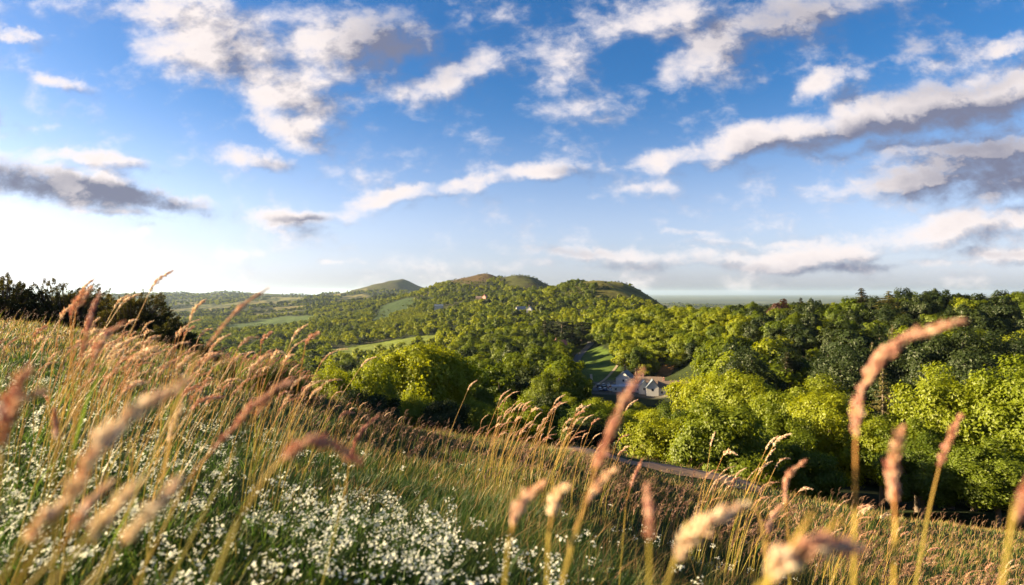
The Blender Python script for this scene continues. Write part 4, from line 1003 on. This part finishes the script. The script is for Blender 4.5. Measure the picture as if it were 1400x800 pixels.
DKB = [(1320,235,170,50,-6,.6),(1330,190,180,70,-8,.75),(1390,250,150,50,-4,.8),(0,245,150,30,8,1.0),(180,262,130,14,12,.95),(550,60,110,70,0,.7),(480,20,70,40,0,.3),(1060,215,110,20,-14,.95),(1200,190,190,30,-9,1.0),(1350,150,150,30,-8,.9),(1400,225,200,40,-6,.95),(1330,262,170,16,-4,.9),(1080,25,190,50,-12,.6),(1290,120,200,20,-10,.5),
 (1000,364,500,12,0,.45),(1250,352,250,12,-2,.45),(590,280,80,8,-10,.6),(800,240,50,10,10,.7),(420,300,60,8,0,.85),(400,236,60,8,12,.5),(0,155,30,30,0,1),(760,340,90,10,4,.5),(1240,40,200,60,-10,.5)]
g = bpy.data.node_groups.new('cloud_field', 'ShaderNodeTree')
g.interface.new_socket('uv', in_out='INPUT', socket_type='NodeSocketVector')
g.interface.new_socket('d', in_out='OUTPUT', socket_type='NodeSocketFloat'); g.interface.new_socket('dark', in_out='OUTPUT', socket_type='NodeSocketFloat')
gi = g.nodes.new('NodeGroupInput'); go = g.nodes.new('NodeGroupOutput')
nw = N(g, 'ShaderNodeTexNoise', inp={'Scale': 5.5, 'Detail': 6, 'Roughness': .65}); g.links.new(gi.outputs[0], nw.inputs['Vector'])
wv = N(g, 'ShaderNodeVectorMath', operation='MULTIPLY_ADD'); wv.inputs[1].default_value = (.16, .085, 0); g.links.new(nw.outputs['Color'], wv.inputs[0])
ofs = N(g, 'ShaderNodeVectorMath', operation='ADD'); ofs.inputs[1].default_value = (-.08, -.0425, 0); g.links.new(gi.outputs[0], ofs.inputs[0]); g.links.new(ofs.outputs[0], wv.inputs[2])
def blobs(lst, vec):
    tot = None
    for px, py, rx, ry, ti, wt in lst:
        mp = N(g, 'ShaderNodeMapping', vector_type='TEXTURE'); mp.inputs[1].default_value = ((px-700)/F, (400-py)/F, 0); mp.inputs[2].default_value = (0, 0, -R(ti)); mp.inputs[3].default_value = (rx/F*1.25, ry/F*1.25, 1)
        if tot is None: g.links.new(vec, mp.inputs[0])
        else:                       # evaluate the banks one after another (shader stack)
            ch = N(g, 'ShaderNodeVectorMath', operation='MULTIPLY_ADD'); g.links.new(tot, ch.inputs[0]); ch.inputs[1].default_value = (1e-9,)*3; g.links.new(vec, ch.inputs[2]); g.links.new(ch.outputs[0], mp.inputs[0])
        ln = N(g, 'ShaderNodeVectorMath', operation='LENGTH'); g.links.new(mp.outputs[0], ln.inputs[0])
        mr = N(g, 'ShaderNodeMapRange', interpolation_type='SMOOTHSTEP', inp={1: 0, 2: 1.25, 3: wt, 4: 0}); g.links.new(ln.outputs['Value'], mr.inputs[0])
        tot = mr.outputs[0] if tot is None else M_(g, 'SMOOTH_MAX', tot, mr.outputs[0], .25)
    return tot
E = blobs(CL, wv.outputs[0])
st = N(g, 'ShaderNodeVectorMath', operation='MULTIPLY'); st.inputs[1].default_value = (1, 1.5, 1); g.links.new(gi.outputs[0], st.inputs[0])
rt = N(g, 'ShaderNodeVectorRotate', rotation_type='Z_AXIS', inp={'Angle': R(-14)}); g.links.new(st.outputs[0], rt.inputs[0])
n1 = N(g, 'ShaderNodeTexNoise', inp={'Scale': 7.0, 'Detail': 10, 'Roughness': .60}); g.links.new(rt.outputs[0], n1.inputs['Vector'])
n2 = N(g, 'ShaderNodeTexNoise', inp={'Scale': 24.0, 'Detail': 6, 'Roughness': .6, 'Distortion': .4}); g.links.new(rt.outputs[0], n2.inputs['Vector'])
nn_ = M_(g, 'ADD', M_(g, 'MULTIPLY_ADD', n1.outputs[0], 2.2, -1.1), M_(g, 'MULTIPLY_ADD', n2.outputs[0], .7, -.33))
g.links.new(M_(g, 'ADD', E, nn_), go.inputs[0]); g.links.new(blobs(DKB, wv.outputs[0]), go.inputs[1])
tc = N(nt, 'ShaderNodeTexCoord').outputs['Generated']; sx = N(nt, 'ShaderNodeSeparateXYZ'); L(tc, sx.inputs[0])
yy = M_(nt, 'MAXIMUM', M_(nt, 'ABSOLUTE', sx.outputs[1]), .12)
u = M_(nt, 'DIVIDE', sx.outputs[0], yy); v_ = M_(nt, 'DIVIDE', sx.outputs[2], yy)
cx = N(nt, 'ShaderNodeCombineXYZ'); L(u, cx.inputs[0]); L(v_, cx.inputs[1])
ga = N(nt, 'ShaderNodeGroup', node_tree=g); L(cx.outputs[0], ga.inputs[0])
sh = N(nt, 'ShaderNodeVectorMath', operation='ADD'); sh.inputs[1].default_value = (-.05, .02, 0); L(cx.outputs[0], sh.inputs[0])
gb = N(nt, 'ShaderNodeGroup', node_tree=g); L(sh.outputs[0], gb.inputs[0])
sky = N(nt, 'ShaderNodeTexSky', sky_type='NISHITA', sun_disc=False, sun_elevation=SUN_EL, sun_rotation=SUN_AZ, altitude=300, air_density=1.0, dust_density=1.2, ozone_density=2.5)
w.cycles.sampling_method = 'MANUAL'; w.cycles.sample_map_resolution = 256
hs = N(nt, 'ShaderNodeHueSaturation', inp={'Value': .8}); L(sky.outputs[0], hs.inputs['Color'])
sat = N(nt, 'ShaderNodeMapRange', interpolation_type='SMOOTHSTEP', inp={1: -.02, 2: .34, 3: .45, 4: 1.36}); L(sx.outputs[2], sat.inputs[0]); L(sat.outputs[0], hs.inputs['Saturation'])
hz_ = N(nt, 'ShaderNodeMapRange', interpolation_type='SMOOTHSTEP', inp={1: -.02, 2: .42, 3: .78, 4: .68}); L(sx.outputs[2], hz_.inputs[0]); L(hz_.outputs[0], hs.inputs['Value'])
hw = mixc(nt, ramp(nt, sx.outputs[2], .30, 0.0), (.97,.93,1.06), (.93,.96,1.20))
alpha = N(nt, 'ShaderNodeMapRange', interpolation_type='SMOOTHSTEP', inp={1: .16, 2: 1.05}); L(ga.outputs[0], alpha.inputs[0])
diff = M_(nt, 'SUBTRACT', ga.outputs[0], gb.outputs[0])
lit = M_(nt, 'MULTIPLY_ADD', diff, 1.15, .72, True)
thick = N(nt, 'ShaderNodeMapRange', inp={1: .5, 2: 1.5, 3: 0, 4: .25}); L(ga.outputs[0], thick.inputs[0])
lit = M_(nt, 'SUBTRACT', lit, thick.outputs[0], None, True)
lit = M_(nt, 'SUBTRACT', lit, M_(nt, 'MULTIPLY', ga.outputs[1], .95), None, True)
CLK = 1.0
cc_ = mixc(nt, lit, (.85,.92,1.35), (5.2,4.65,4.35))
fin = mixc(nt, M_(nt, 'MULTIPLY', alpha.outputs[0], M_(nt, 'GREATER_THAN', sx.outputs[2], 0.0)), mixc(nt, 1.0, hs.outputs[0], hw, 'MULTIPLY'), cc_)
bg = N(nt, 'ShaderNodeBackground', inp={'Strength': .05}); L(fin, bg.inputs[0]); L(bg.outputs[0], N(nt, 'ShaderNodeOutputWorld').inputs[0])

sl = bpy.data.lights.new('sun', 'SUN'); sl.energy = 5.0; sl.angle = R(.5); sl.color = (1, .79, .47)
so = bpy.data.objects.new('sun', sl); COL.objects.link(so)
from mathutils import Vector
sd = Vector((math.sin(SUN_AZ)*math.cos(SUN_EL), math.cos(SUN_AZ)*math.cos(SUN_EL), math.sin(SUN_EL)))
so.rotation_euler = sd.to_track_quat('Z', 'Y').to_euler()

cd = bpy.data.cameras.new('camera'); cam = bpy.data.objects.new('camera', cd); COL.objects.link(cam); SC.camera = cam
cd.lens = 20; cd.sensor_width = 36; cd.clip_start = .02; cd.clip_end = 200000
cam.location = (0, 0, 0); cam.rotation_euler = (R(90), 0, 0)
cd.dof.use_dof = True; cd.dof.focus_distance = 7; cd.dof.aperture_fstop = 2.8
SC.view_settings.view_transform = 'Standard'; SC.view_settings.look = 'None'; SC.view_settings.exposure = 2.35; SC.view_settings.gamma = 1
cy = SC.cycles; SC.render.engine = 'CYCLES'
cy.use_denoising = True; cy.denoiser = 'OPENIMAGEDENOISE'
cy.max_bounces = 6; cy.diffuse_bounces = 3; cy.glossy_bounces = 2; cy.transmission_bounces = 4; cy.volume_bounces = 0; cy.transparent_max_bounces = 8
cy.use_adaptive_sampling = True; cy.adaptive_threshold = .01
